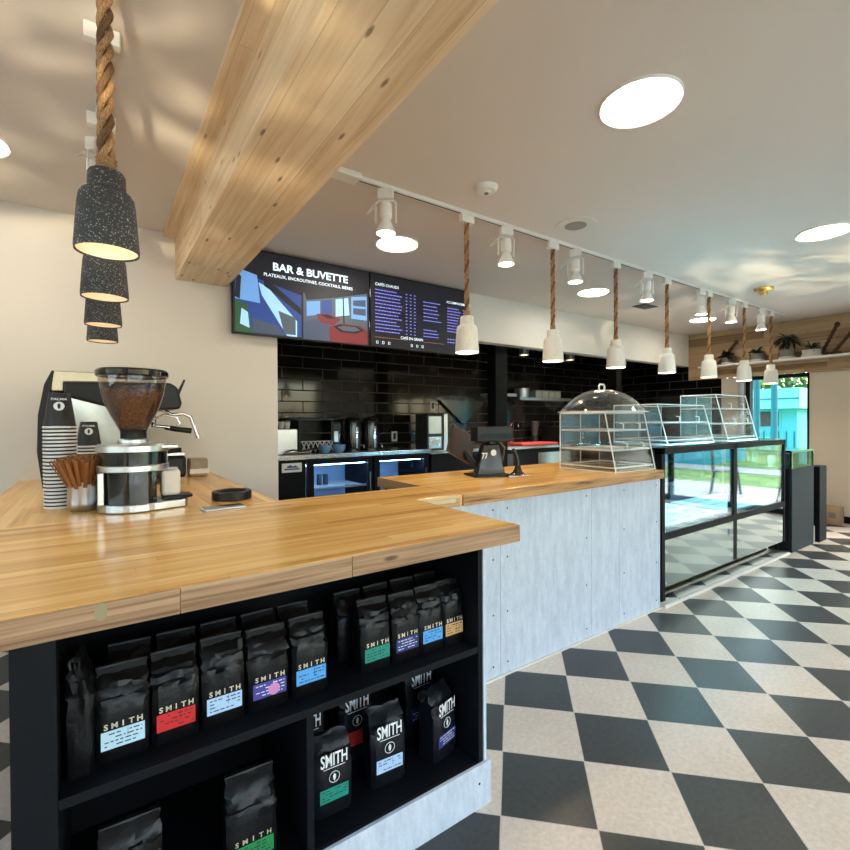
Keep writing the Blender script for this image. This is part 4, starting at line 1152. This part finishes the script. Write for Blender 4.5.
# espresso machine (side view: groups face +X)
em = thing('espresso_machine', 'steel and black espresso machine seen from its side at the wall end of the island', 'espresso machine', (0, 2.93, ZT))
D0, D1 = 0, .62
MB().prism([(-.19, .04), (.16, .04), (.16, .16), (.10, .30), (.10, .42), (-.19, .50)], 'Y', D0 + .015, D1).build('steel_body', m_steel, em, bevel=.006)
MB().prism([(-.225, .02), (-.245, .20), (-.24, .38), (-.215, .53), (-.185, .60), (-.175, .60), (-.19, .50), (-.19, .02)], 'Y', D0, D1).build('back_panel', m_blacksatin, em, bevel=.004)
MB().prism([(-.14, .545), (.33, .560), (.365, .535), (.385, .45), (.375, .415), (.10, .405), (-.14, .475)], 'Y', D0 - .005, D1).build('head', m_blacksatin, em, bevel=.012)
MB().prism([(-.19, .50), (-.14, .50), (-.14, .5455), (.12, .553), (.12, .60), (-.185, .60)], 'Y', D0 + .01, D1).build('cup_tray', m_bronze, em, bevel=.005)
MB().prism([(.36, .50), (.40, .585), (.408, .58), (.375, .49)], 'Y', .03, .05).build('steam_lever', m_blacksatin, em, bevel=.002)
MB().box(.10, .41, D0 + .03, D1, .03, .155).build('drip_tray', m_blacksatin, em, bevel=.02)
MB().box(.12, .40, D0 + .03, D1 - .02, .156, .170).build('drip_grate', m_steel, em)
for y in (.20, .44):
    g_ = MB().lathe([(.0005, .33), (.036, .33), (.040, .345), (.040, .375), (.03, .404)], 20, (.24, y, 0)).build('group_head', m_chrome, em, smooth=40)
    MB().lathe([(.0005, .315), (.03, .315), (.034, .3295)], 20, (.24, y, 0)).build('filter_basket', m_chrome, g_, smooth=40)
    MB().tube([(.275, y, .322), (.33, y, .315), (.345, y, .31)], .009, 10).build('portafilter_neck', m_chrome, g_, smooth=60)
    MB().tube([(.345, y, .31), (.40, y, .298), (.46, y, .29)], .014, 12, r1=.017).build('portafilter_handle', m_blacksatin, g_, smooth=60)
MB().tube([(.30, .06, .41), (.34, .05, .385), (.40, .05, .392), (.435, .05, .372), (.455, .05, .31), (.475, .05, .25)], .010, 10).build('steam_wand', m_chrome, em, smooth=60)
MB().tube([(.25, .04, .36), (.30, .03, .385), (.36, .03, .37), (.38, .03, .335), (.36, .03, .325)], .006, 8).build('hot_water_wand', m_chrome, em, smooth=60)
MB().tube([(.26, .02, .155 + .02), (.34, .01, .185), (.38, .0, .188)], .013, 12).build('tamper_handle', m_blacksatin, em, smooth=60)
for x in (-.15, .25):
    for y in (.08, .54): MB().cyl((x, y, 0), (x, y, .035), .02, 10).build('foot', m_steel, em)
pk = thing('wrapped_packet', 'small brown packet in clear wrap at the wall end of the island', 'packet', (.515, 3.28, ZT))
MB().box(-.055, .055, -.05, .05, 0, .115).build('packet', plain('mottled_brown_packet', srgb(150, 128, 104), .3, var=.5, scale=25), pk, bevel=.012)
MB().box(-.05, .06, -.052, -.0505, .02, .05).build('paper_band', m_paper, pk)

kr = MB().lathe([(.060, 0), (.080, 0), (.083, .004), (.083, .034), (.079, .038), (.064, .038), (.060, .034), (.060, 0)], 40).build('rubber_ring', m_blacksatin, smooth=35, loc=(.487, 2.215, ZT + .0005))
tag(kr, 'thick black rubber ring lying on the island top', 'ring')
ph = thing('smartphone', 'dark smartphone with pale edge lying on the island top', 'phone', (.405, 1.985, ZT + .0005), R(4))
MB().box(-.078, .078, -.037, .037, 0, .0085).build('body', m_silver, ph, bevel=.003)
MB().box(-.074, .074, -.033, .033, .0086, .0092).build('screen', m_blackgloss, ph)

# paper cup stacks (upside down, nested)
def make_cup(label, loc, r0, r1, h, body, group):
    t = thing('paper_cup', label, 'paper cup', loc, 0, group)
    MB().lathe([(r0, .005), (r1, h - .004), (r1 - .002, h), (.0005, h - .002)], 28).build('cup_wall', body, t, smooth=40)
    MB().lathe([(r0 - .001, .0085), (r0 + .0025, .0075), (r0 + .003, .001), (r0 + .001, 0), (r0 - .001, .001)], 28).build('rim', m_white, t, smooth=60)
    return t
def emblem(t, r, z, y, sc=1):
    e = MB(); n = 24
    e.lathe([(.0005, 0), (.017 * sc, 0)], n).xf(Matrix.Translation((0, y, z)) @ Matrix.Rotation(PI / 2 - .13, 4, 'X') @ Matrix.Translation((0, 0, .0015)))
    e.build('white_emblem', m_wletter, t)
    l = MB(); st = 0
    l.add([(x * sc, y - .0025 + q_ * sc * .13, z + q_ * sc) for x, q_ in ((0, .013), (.005, .004), (.004, -.006), (0, -.013), (-.004, -.006), (-.005, .004))], [(0, 1, 2, 3, 4, 5)])
    l.build('leaf_mark', m_ink, t)
    MB().text('PALMA', .0125 * sc, (0, y + .0020, z + .027 * sc), sx=1.3, bold=.02).build('printed_name', m_wletter, t)
def cup_stack(x, y, n, step, r0, r1, h, group, where, lean=0):
    proto = None
    for i in range(n):
        top = i == n - 1
        loc = (x - lean * i / n, y, ZT + .0005 + i * step)
        lab = ('topmost black paper cup with a white emblem on ' if top else 'upside-down paper cup nested in ') + where
        if proto is None:
            proto = make_cup(lab, loc, r0, r1, h, m_cupblack, group); c = proto
        elif not top:
            c = copy_tree(proto, loc, lab)
        else:
            c = make_cup(lab, loc, r0, r1, h, m_cupblack, group)
            c['group'] = group + ' top'
            del c['group']
            emblem(c, r0, h * .62, -(r0 + (r1 - r0) * .62) - .0005, r0 / .052)
cup_stack(-.128, 2.42, 23, .0146, .054, .036, .142, 'nested cups of the tall stack', 'the tall stack left of the grinder', .0)
cup_stack(-.035, 2.62, 17, .0145, .047, .032, .115, 'nested cups of the short stack', 'the short stack behind the sugar pot')

# sugar pot with sticks
sg = thing('steel_pitcher', 'brushed steel cup holding a fan of brown sugar sticks', 'cup', (-.050, 2.285, ZT + .0005))
MB().lathe([(.0005, 0), (.044, 0), (.050, .006), (.054, .03), (.049, .125), (.052, .132), (.047, .132), (.045, .12), (.049, .03), (.0005, .008)], 36).build('vessel', plain('polished_pitcher_steel', (.52, .53, .54), .3, 1), sg, smooth=40)
MB().tube([(.048, -.0, .115), (.068, -.0, .10), (.070, -.0, .05), (.054, 0, .03)], .006, 8).build('handle', m_blacksatin, sg, smooth=60)
stk = None
mk = MB().box(-.0065, .0065, -.0015, .0015, -.12, .085); mk.k = 0
rs = random.Random(5)
for i in range(64):
    a = (i * 137.5) * PI / 180; rr = .06 + .54 * math.sqrt((i + .5) / 64)
    tilt = rr * .88
    d = Vector((math.sin(tilt) * math.cos(a), math.sin(tilt) * math.sin(a), math.cos(tilt)))
    base = Vector((-.050, 2.285, ZT + .014)) + Vector((d.x, d.y, 0)) * .012
    c = base + d * .122
    if stk is None:
        stk = mk.build('sugar_stick', m_kraft); o = stk
    else:
        o = stk.copy(); COL.objects.link(o)
    o.location = c; o.rotation_mode = 'QUATERNION'
    o.rotation_quaternion = d.to_track_quat('Z', 'Y')
    tag(o, 'thin brown paper sugar stick in the fan standing in the steel cup', 'sugar stick', 'sugar sticks in the steel cup')

# ------------------------------------------------------------------ coffee bags
def bag_mesh(w, d, h, seed, slump=0.0):
    """gusseted foil bag: square body, tapering to a thin fold rolled towards the front"""
    rn = random.Random(seed); mb = MB()
    rows = [(0, .96, .96, 0), (.02, 1, 1, 0), (.25, 1.01, 1.04, 0), (.50, 1.0, 1.02, 0), (.64, 1.0, 1.0, 0), (.68, .985, .93, .03), (.72, .995, .97, .02), (.79, .985, .88, .05), (.81, .97, .80, .09), (.85, .98, .76, .10), (.91, .95, .52, .15), (.96, .94, .26, .20), (.99, .93, .10, .18)]
    n = 24; vs = []; fs = []
    for j, (t, sx, sy, off) in enumerate(rows):
        for i in range(n):
            a = 2 * PI * (i + .5) / n
            cx, cy_ = math.cos(a), math.sin(a)
            k = 1 / max(abs(cx), abs(cy_)) ** .86
            x, y = cx * k * w / 2 * sx, cy_ * k * d / 2 * sy
            if t > .45 and abs(cy_) < .5: x *= 1 - .16 * min(1, (t - .45) / .4) * (1 - abs(cy_) * 2)   # side gusset
            bend = slump * t * t
            jit = .0016 if 0 < t < .6 else (.0042 if t > .6 else 0)
            vs.append((x + rn.uniform(-jit, jit), y + off * d + rn.uniform(-jit, jit) * (0 if cy_ < -.5 and t < .6 else 1) + bend * h, t * h + rn.uniform(-jit, jit) * (t > .6)))
    for j in range(len(rows) - 1):
        for i in range(n): fs.append((j * n + i, j * n + (i + 1) % n, (j + 1) * n + (i + 1) % n, (j + 1) * n + i))
    fs.append(tuple(range(n))[::-1]); fs.append(tuple(range((len(rows) - 1) * n, len(rows) * n)))
    mb.add(vs, fs)
    return mb
def label_mb(w, h, rn):
    g = MB(); g.box(-w / 2, w / 2, -.0006, 0, -h / 2, h / 2, 0)
    for r_ in range(4):
        z = h * (.32 - .21 * r_); x = -w * .42
        while x < w * .42:
            l = rn.uniform(.04, .16) * w
            if rn.random() < .7: g.box(x, min(x + l, w * .44), -.0010, -.0007, z - h * .025, z + h * .035, 1)
            x += l + w * .04
    g.box(w * .10, w * .11, -.0010, -.0007, -h * .1, h * .44, 1)
    return g
BAGCOL = {'white': (188, 222, 240), 'red': (206, 36, 38), 'pale blue': (176, 206, 240), 'violet': (70, 66, 150), 'sky blue': (88, 166, 232), 'teal': (28, 140, 120), 'navy': (42, 52, 120), 'tan': (206, 160, 104), 'green': (30, 130, 70)}
LM = {k: plain(k.replace(' ', '_') + '_label', srgb(*v), .5, var=.04) for k, v in BAGCOL.items()}
m_pink = plain('pink_print', srgb(214, 140, 190), .5)
def bag(kind, label, x, y, z, w, h, col, rz=0, d=.072, seed=1, slump=0, lettering=True, group=None, fold=True):
    t = thing('coffee_bag', label, 'coffee bag', (x, y, z), R(rz), group)
    bag_mesh(w, d, h, seed, slump).build('pouch', m_bag if kind == 'small' else m_bagblue, t, smooth=32)
    fz, fy = h * .985, .16 * d + slump * .9 * h
    if fold:
        f = MB().tube([(-w * .47, fy - .004, fz), (0, fy - .006, fz + .002), (w * .47, fy - .004, fz - .001)], .0075, 8)
        f.box(-w * .46, w * .46, fy - .013, fy - .009, fz - .026, fz + .003)
        f.build('rolled_top', m_bag, t, smooth=40)
    if not lettering: return t
    yf = -d * .52 - .0012
    rn = random.Random(seed)
    if kind == 'small':
        lw, lh = w * .80, .041
        lb = label_mb(lw, lh, rn); lb.xf(Matrix.Translation((0, yf, .054)))
        lb.build('paper_label', [LM[col], m_ink if col not in ('navy', 'violet') else m_wletter], t)
        if col == 'violet':
            MB().lathe([(.0005, 0), (lh * .38, 0)], 20).xf(Matrix.Translation((lw * .12, yf - .0013, .050)) @ Matrix.Rotation(PI / 2, 4, 'X')).build('pink_disc', m_pink, t)
        lt = MB()
        for i, ch in enumerate('SMITH'):
            lt.text(ch, .0175, ((i - 2) * w * .155, yf - .0006, .084), bold=.03)
        lt.build('lettering', m_gold, t)
    else:
        MB().text('SMITH', h * .235, (0, yf - .0008, h * .74), sx=w / (h * .235) / 3.15 * .80, bold=.02).build('lettering', m_wletter, t)
        MB().box(-w * .28, w * .28, yf - .0010, yf, h * .635, h * .643).build('printed_rule', m_wletter, t)
        e = MB(); r_ = w * .135
        e.tube([(r_ * math.cos(2 * PI * i / 20), yf - .0005, h * .51 + r_ * math.sin(2 * PI * i / 20)) for i in range(21)], .0011, 5)
        e.add([(a_ * r_, yf - .0012, h * .51 + b_ * r_) for a_, b_ in ((0, .75), (.3, .25), (.25, -.3), (0, -.75), (-.25, -.3), (-.3, .25))], [(0, 1, 2, 3, 4, 5)])
        e.build('round_emblem', m_wletter, t)
        lb = label_mb(w * .74, h * .18, rn); lb.xf(Matrix.Translation((0, yf, h * .29)))
        lb.build('paper_label', [LM[col], m_ink if col != 'navy' else m_wletter], t)
    return t
ZS = .5355
row = [(.040, .100, 'white', 'black coffee bag with a white label, nearest on the top shelf'), (.147, .098, 'red', 'black coffee bag with the bright red label on the top shelf'),
       (.256, .099, 'pale blue', 'black coffee bag with a pale blue label right of the red-labelled one'), (.369, .104, 'violet', 'black coffee bag with violet label and pink disc'),
       (.484, .102, 'sky blue', 'black coffee bag with sky blue label, last before the gap on the top shelf'), (.695, .102, 'teal', 'black coffee bag with teal label, first after the gap on the top shelf'),
       (.804, .098, 'navy', 'black coffee bag with navy label on the top shelf'), (.904, .094, 'sky blue', 'black coffee bag with sky blue label near the right end of the top shelf'), (.994, .088, 'tan', 'black coffee bag with tan label at the right end of the top shelf')]
HB = .202
for i, (x, w, c, l) in enumerate(row):
    bag('small', l, x, 1.262 + .037, ZS, w * 1.05, HB + .003 * (i % 3), c, seed=i + 1)
for i, x in enumerate((.06, .165, .27, .375, .48, .66, .765, .87, .97)):
    bag('small', ['plain black bag top behind the bag with %s' % s_ for s_ in ('nearest white label', 'red label', 'pale blue label', 'violet label', 'sky blue label beside the gap', 'teal label', 'navy label', 'sky blue label near the right end', 'tan label')][i],
        x, 1.40, ZS, .096, HB + .006, 'white', rz=(i * 37) % 7 - 3, seed=20 + i, lettering=False, group='back row of coffee bags')
bag('small', 'crumpled black coffee bag turned side-on at the left end of the top shelf', -.037, 1.29, ZS, .085, .26, 'white', rz=84, seed=40, lettering=False, d=.052)
ZL = .1465
bag('big', 'black coffee bag with large white lettering and teal label, beside the divider', .560, 1.315, ZL, .118, .222, 'teal', rz=-3, seed=50, fold=False)
bag('big', 'black coffee bag with large white lettering and pale blue label, middle of the lower shelf', .752, 1.325, ZL, .124, .232, 'pale blue', rz=-4, seed=51, fold=False, d=.08)
bag('big', 'black coffee bag with large white lettering and navy label, turned at the lower right', .962, 1.32, ZL, .122, .232, 'navy', rz=14, seed=52, fold=False, d=.085)
bag('big', 'black lettered coffee bag half hidden against the divider of the lower shelf',   .540, 1.47, ZL, .115, .262, 'teal', rz=0, seed=53, fold=False)
bag('big', 'black lettered coffee bag with a red label behind the middle one', .715, 1.48, ZL, .125, .262, 'red', rz=0, seed=54, fold=False)
bag('big', 'black lettered coffee bag standing behind the turned one at lower right', .965, 1.46, ZL, .125, .282, 'navy', rz=2, seed=55, fold=False)
bag('small', 'black coffee bag with green label, alone near the divider in the lower left', .318, 1.275, ZL, .128, .235, 'green', rz=-2, seed=56)
bag('small', 'black coffee bag cut by the bottom edge, left in the lower left compartment', .052, 1.275, ZL, .128, .235, 'white', rz=-2, seed=57)

# ------------------------------------------------------------------ far wall shelf, plants and ropes
sh = thing('plant_shelf', 'thin pale shelf on the wood cladding holding four potted plants', 'shelf', (FX - .031, 0, 2.085))
MB().box(-.20, 0, -2.6, 3.45, -.022, 0).build('board', m_white, sh)
MB().box(-.02, 0, -2.6, 3.45, -.06, -.0225).build('cleat', m_clad, sh)
m_pot1 = plain('pale_stone_pot', srgb(196, 190, 180), .8, bump=.1)
m_pot2 = plain('grey_stone_pot', srgb(120, 118, 112), .8, bump=.1)
m_dleaf = leaf_mat('very_dark_leaf', srgb(14, 26, 16), srgb(34, 52, 28), 8)
def leaf(mb, base, d, ln, wd, droop):
    d = Vector(d).normalized(); side = d.cross(Vector((0, 0, 1))).normalized()
    pts = []
    for i in range(6):
        t = i / 5
        c = Vector(base) + d * ln * t + Vector((0, 0, -droop * ln * t * t))
        ww = wd * math.sin(PI * min(.97, max(.06, t))) ** .7
        pts.append((c - side * ww + Vector((0, 0, ww * .25)), c, c + side * ww + Vector((0, 0, ww * .25))))
    vs = [p for q_ in pts for p in q_]
    fs = []
    for i in range(5): fs += [(3 * i, 3 * i + 1, 3 * i + 4, 3 * i + 3), (3 * i + 1, 3 * i + 2, 3 * i + 5, 3 * i + 4)]
    mb.add(vs, fs)
def plant(label, y, pr, ph, mpot, trunk, spread, n, seed, mleaf, droop=.5, wd=.014):
    t = thing('potted_plant', label, 'plant', (FX - .13, y, 2.0855), 0, 'potted plants on the shelf')
    MB().lathe([(.0005, 0), (pr * .82, 0), (pr * .9, .006), (pr, ph - .006), (pr * .98, ph), (pr * .88, ph), (pr * .86, ph * .85), (.0005, ph * .85)], 24).build('pot', mpot, t, smooth=40)
    MB().lathe([(pr * 1.08, 0), (pr * 1.08, .03), (pr * 1.0, .032)], 24, cap0=False).build('saucer', m_pot1, t, smooth=40)
    g = MB(); rn = random.Random(seed)
    if trunk:
        MB().tube([(0, 0, ph * .8), (.004, .004, ph + trunk * .5), (-.003, 0, ph + trunk)], .02, 8, r1=.012).build('trunk', plain('palm_trunk', srgb(48, 40, 28), .9, bump=.5), t)
    for i in range(n):
        a = rn.uniform(0, 2 * PI); e = rn.uniform(.1, 1.1)
        leaf(g, (0, 0, ph * .9 + trunk * rn.uniform(.7, 1)), (math.cos(a) * math.cos(e), math.sin(a) * math.cos(e), math.sin(e)), spread * rn.uniform(.6, 1), wd, rn.uniform(.3, 1) * droop)
    for v in g.v: v.x = min(v.x, .085 + .02 * math.sin(v.z * 90))
    g.build('foliage', mleaf, t)
    return t
plant('small dark bushy plant on the wall shelf behind the fifth white pendant', 3.09, .07, .10, m_pot2, .02, .19, 46, 2, m_dleaf, .6, .022)
plant('small green plant in a pale pot, between two pendants on the shelf', 2.72, .085, .11, m_pot2, .02, .17, 40, 3, m_leaf, .5, .018)
plant('tallest potted palm with dark trunk on the wall shelf', 2.37, .085, .12, m_pot2, .15, .24, 54, 4, m_dleaf, 1.0, .016)
plant('spiky light green plant in a low wide pot right of the palm', 2.11, .10, .09, m_pot1, .03, .17, 44, 5, m_leaf, .5, .010)
m_drope = plain('dark_brown_rope', srgb(84, 56, 36), .9, var=.3, scale=200, bump=.5)
def wall_rope(label, p0, p1, knot=True):
    t = thing('wall_rope', label, 'rope', (0, 0, 0), 0, 'ropes slanting up the wood cladding')
    a, b = Vector(p0), Vector(p1); d = b - a; ln = d.length
    m = rope_mesh(ln, .020); m.xf(Matrix.Translation(a) @ d.to_track_quat('Z', 'Y').to_matrix().to_4x4())
    m.build('rope', [m_drope, m_drope], t, smooth=60)
    MB().ball(b, .028, .028, .034, 12, 8).build('knot', m_drope, t, smooth=60)
    if knot: MB().ball(a + Vector((0, -.02, .0)), .03, .06, .026, 12, 8).build('lower_knot', m_drope, t, smooth=60)
XR = FX - .235
wall_rope('brown rope slanting up the cladding, leftmost of the three', (XR + .13, 3.22, 2.115), (XR + .13, 2.98, 2.40))
wall_rope('brown rope slanting up the cladding right of the plants', (XR + .13, 2.02, 2.115), (XR + .13, 1.865, 2.46))
wall_rope('brown rope slanting up at the right edge of the photo', (XR + .13, 1.90, 2.115), (XR + .13, 1.72, 2.36))
tag(MB().lathe([(.035, 0), (.035, 1.98)], 18, cap0=True, cap1=True).build('standpipe', plain('grey_painted_pipe', srgb(150, 160, 170), .4), smooth=40, loc=(FX - .09, 2.93, 0)), 'pale grey vertical pipe beside the window frame', 'pipe')

# ------------------------------------------------------------------ outside
OG = -.14
tag(MB().box(FX + .17, 45, -25, 40, OG - .1, OG).build('lawn', m_grass), 'green lawn beyond the windows', 'lawn')['kind'] = 'structure'
struct('terrace', MB().box(FX + .17, 11.2, -5, 6, OG + .001, OG + .03), m_pave)
struct('path', MB().box(14.0, 15.4, -25, 40, OG + .001, OG + .02), m_pave)
struct('yard', MB().box(-12, FX + .16, -14, SY - .17, OG - .1, OG).box(-12, LX - .21, SY - .17, 12, OG - .1, OG), m_pave)
th_ = thing('teal_building', 'low teal timber building with flat fascia seen through the far window', 'building', (17.5, 7.9, OG))
MB().box(0, 4, -2.6, 6, 0, 1.75).build('wall', m_teal, th_)
MB().box(-.8, 4.3, -2.9, 6.3, 1.75, 2.35).build('roof_fascia', plain('pale_teal_fascia', srgb(96, 196, 212), .5), th_)
MB().box(-.82, -.8, -2.9, 6.3, 2.02, 2.06).build('fascia_band', m_tealpost, th_)
for i in range(4):
    y = -2.2 + i * 1.15
    w_ = MB().box(-.02, -.001, y, y + .75, 1.15, 1.72).build('window', m_teal, th_)
    MB().box(-.03, -.021, y + .06, y + .69, 1.20, 1.67).build('pane', m_dgrey, w_)
tp = thing('added_teal_pavilion', 'added pale teal pavilion out of view, there to colour the display case reflection', 'building', (15.6, -9.5, OG))  # unseen block added to turn the case glass reflection cyan
MB().box(0, 3, 0, 5.9, 0, 2.3).build('wall', m_teal, tp)
MB().box(-.5, 3.4, -.3, 6.1, 2.301, 2.7).build('roof', m_pave, tp)
pn = MB()
for i in range(24): pn.box(-.02, -.001, -2.55 + i * .2, -2.52 + i * .2, 0, 1.05)
pn.build('batten', m_tealpost, th_)
for i, (x, y, l) in enumerate(((11.6, 4.22, 'teal porch post outside the window, left one'), (11.6, 3.90, 'teal porch post outside the window, right one'))):
    t = MB().lathe([(.06, 0), (.06, 3.6)], 16, cap0=True, cap1=True).build('porch_post', m_tealpost, smooth=40, loc=(x, y, OG)); tag(t, l, 'post', 'teal porch posts')
def tree(label, x, y, h, cr, seed, tr=.18):
    t = thing('tree', label, 'tree', (x, y, OG), 0, 'trees beyond the windows')
    MB().tube([(0, 0, 0), (.05, .05, h * .35), (-.1, 0, h * .7), (0, .1, h)], tr, 10, r1=tr * .5).build('trunk', m_bark, t, smooth=60)
    rn = random.Random(seed); g = MB()
    for i in range(900):
        a = rn.uniform(0, 2 * PI); b = math.acos(rn.uniform(-1, 1)); q_ = rn.uniform(.55, 1) * cr
        c = Vector((q_ * math.sin(b) * math.cos(a), q_ * math.sin(b) * math.sin(a), h + q_ * math.cos(b) * .7))
        d = Vector((rn.gauss(0, 1), rn.gauss(0, 1), rn.gauss(0, .6))).normalized(); leaf(g, c, d, cr * .22, cr * .05, .3)
    g.build('crown', m_tree, t)
for x, y, h, cr, sd, l in ((27, 14.5, 3.8, 2.8, 1, 'green tree behind the teal building, left in the window'), (27.5, 8.6, 3.9, 2.8, 2, 'green tree behind the teal building, right in the window'), (22, -1.5, 3.6, 2.6, 3, 'tree on the lawn mirrored in the display case glass'), (29, -7, 4.0, 3.2, 4, 'far tree on the lawn mirrored in the display case')):
    tree(l, x, y, h, cr, sd)
for i, (x, y, rz) in enumerate(((9.3, .75, 20), (9.6, -.5, 160))):
    t = thing('terrace_chair', ['metal terrace chair reflected in the display case glass, nearer one', 'metal terrace chair reflected in the display case glass, farther one'][i], 'chair', (x, y, OG + .03), R(rz), 'metal chairs on the terrace')
    MB().box(-.21, .21, -.2, .2, .44, .455).build('seat', m_dgrey, t, bevel=.004)
    g = MB()
    for z in (.6, .7, .8): g.box(-.2, .2, .20, .212, z, z + .045)
    g.build('backrest', m_dgrey, t)
    for sx_ in (-1, 1):
        MB().tube([(sx_ * .2, .2, .44), (sx_ * .2, .22, .86)], .012, 8).build('back_post', m_dgrey, t)
        for sy_ in (-1, 1): MB().cyl((sx_ * .19, sy_ * .18, .44), (sx_ * .24, sy_ * .24, 0), .012, 8).build('leg', m_dgrey, t)
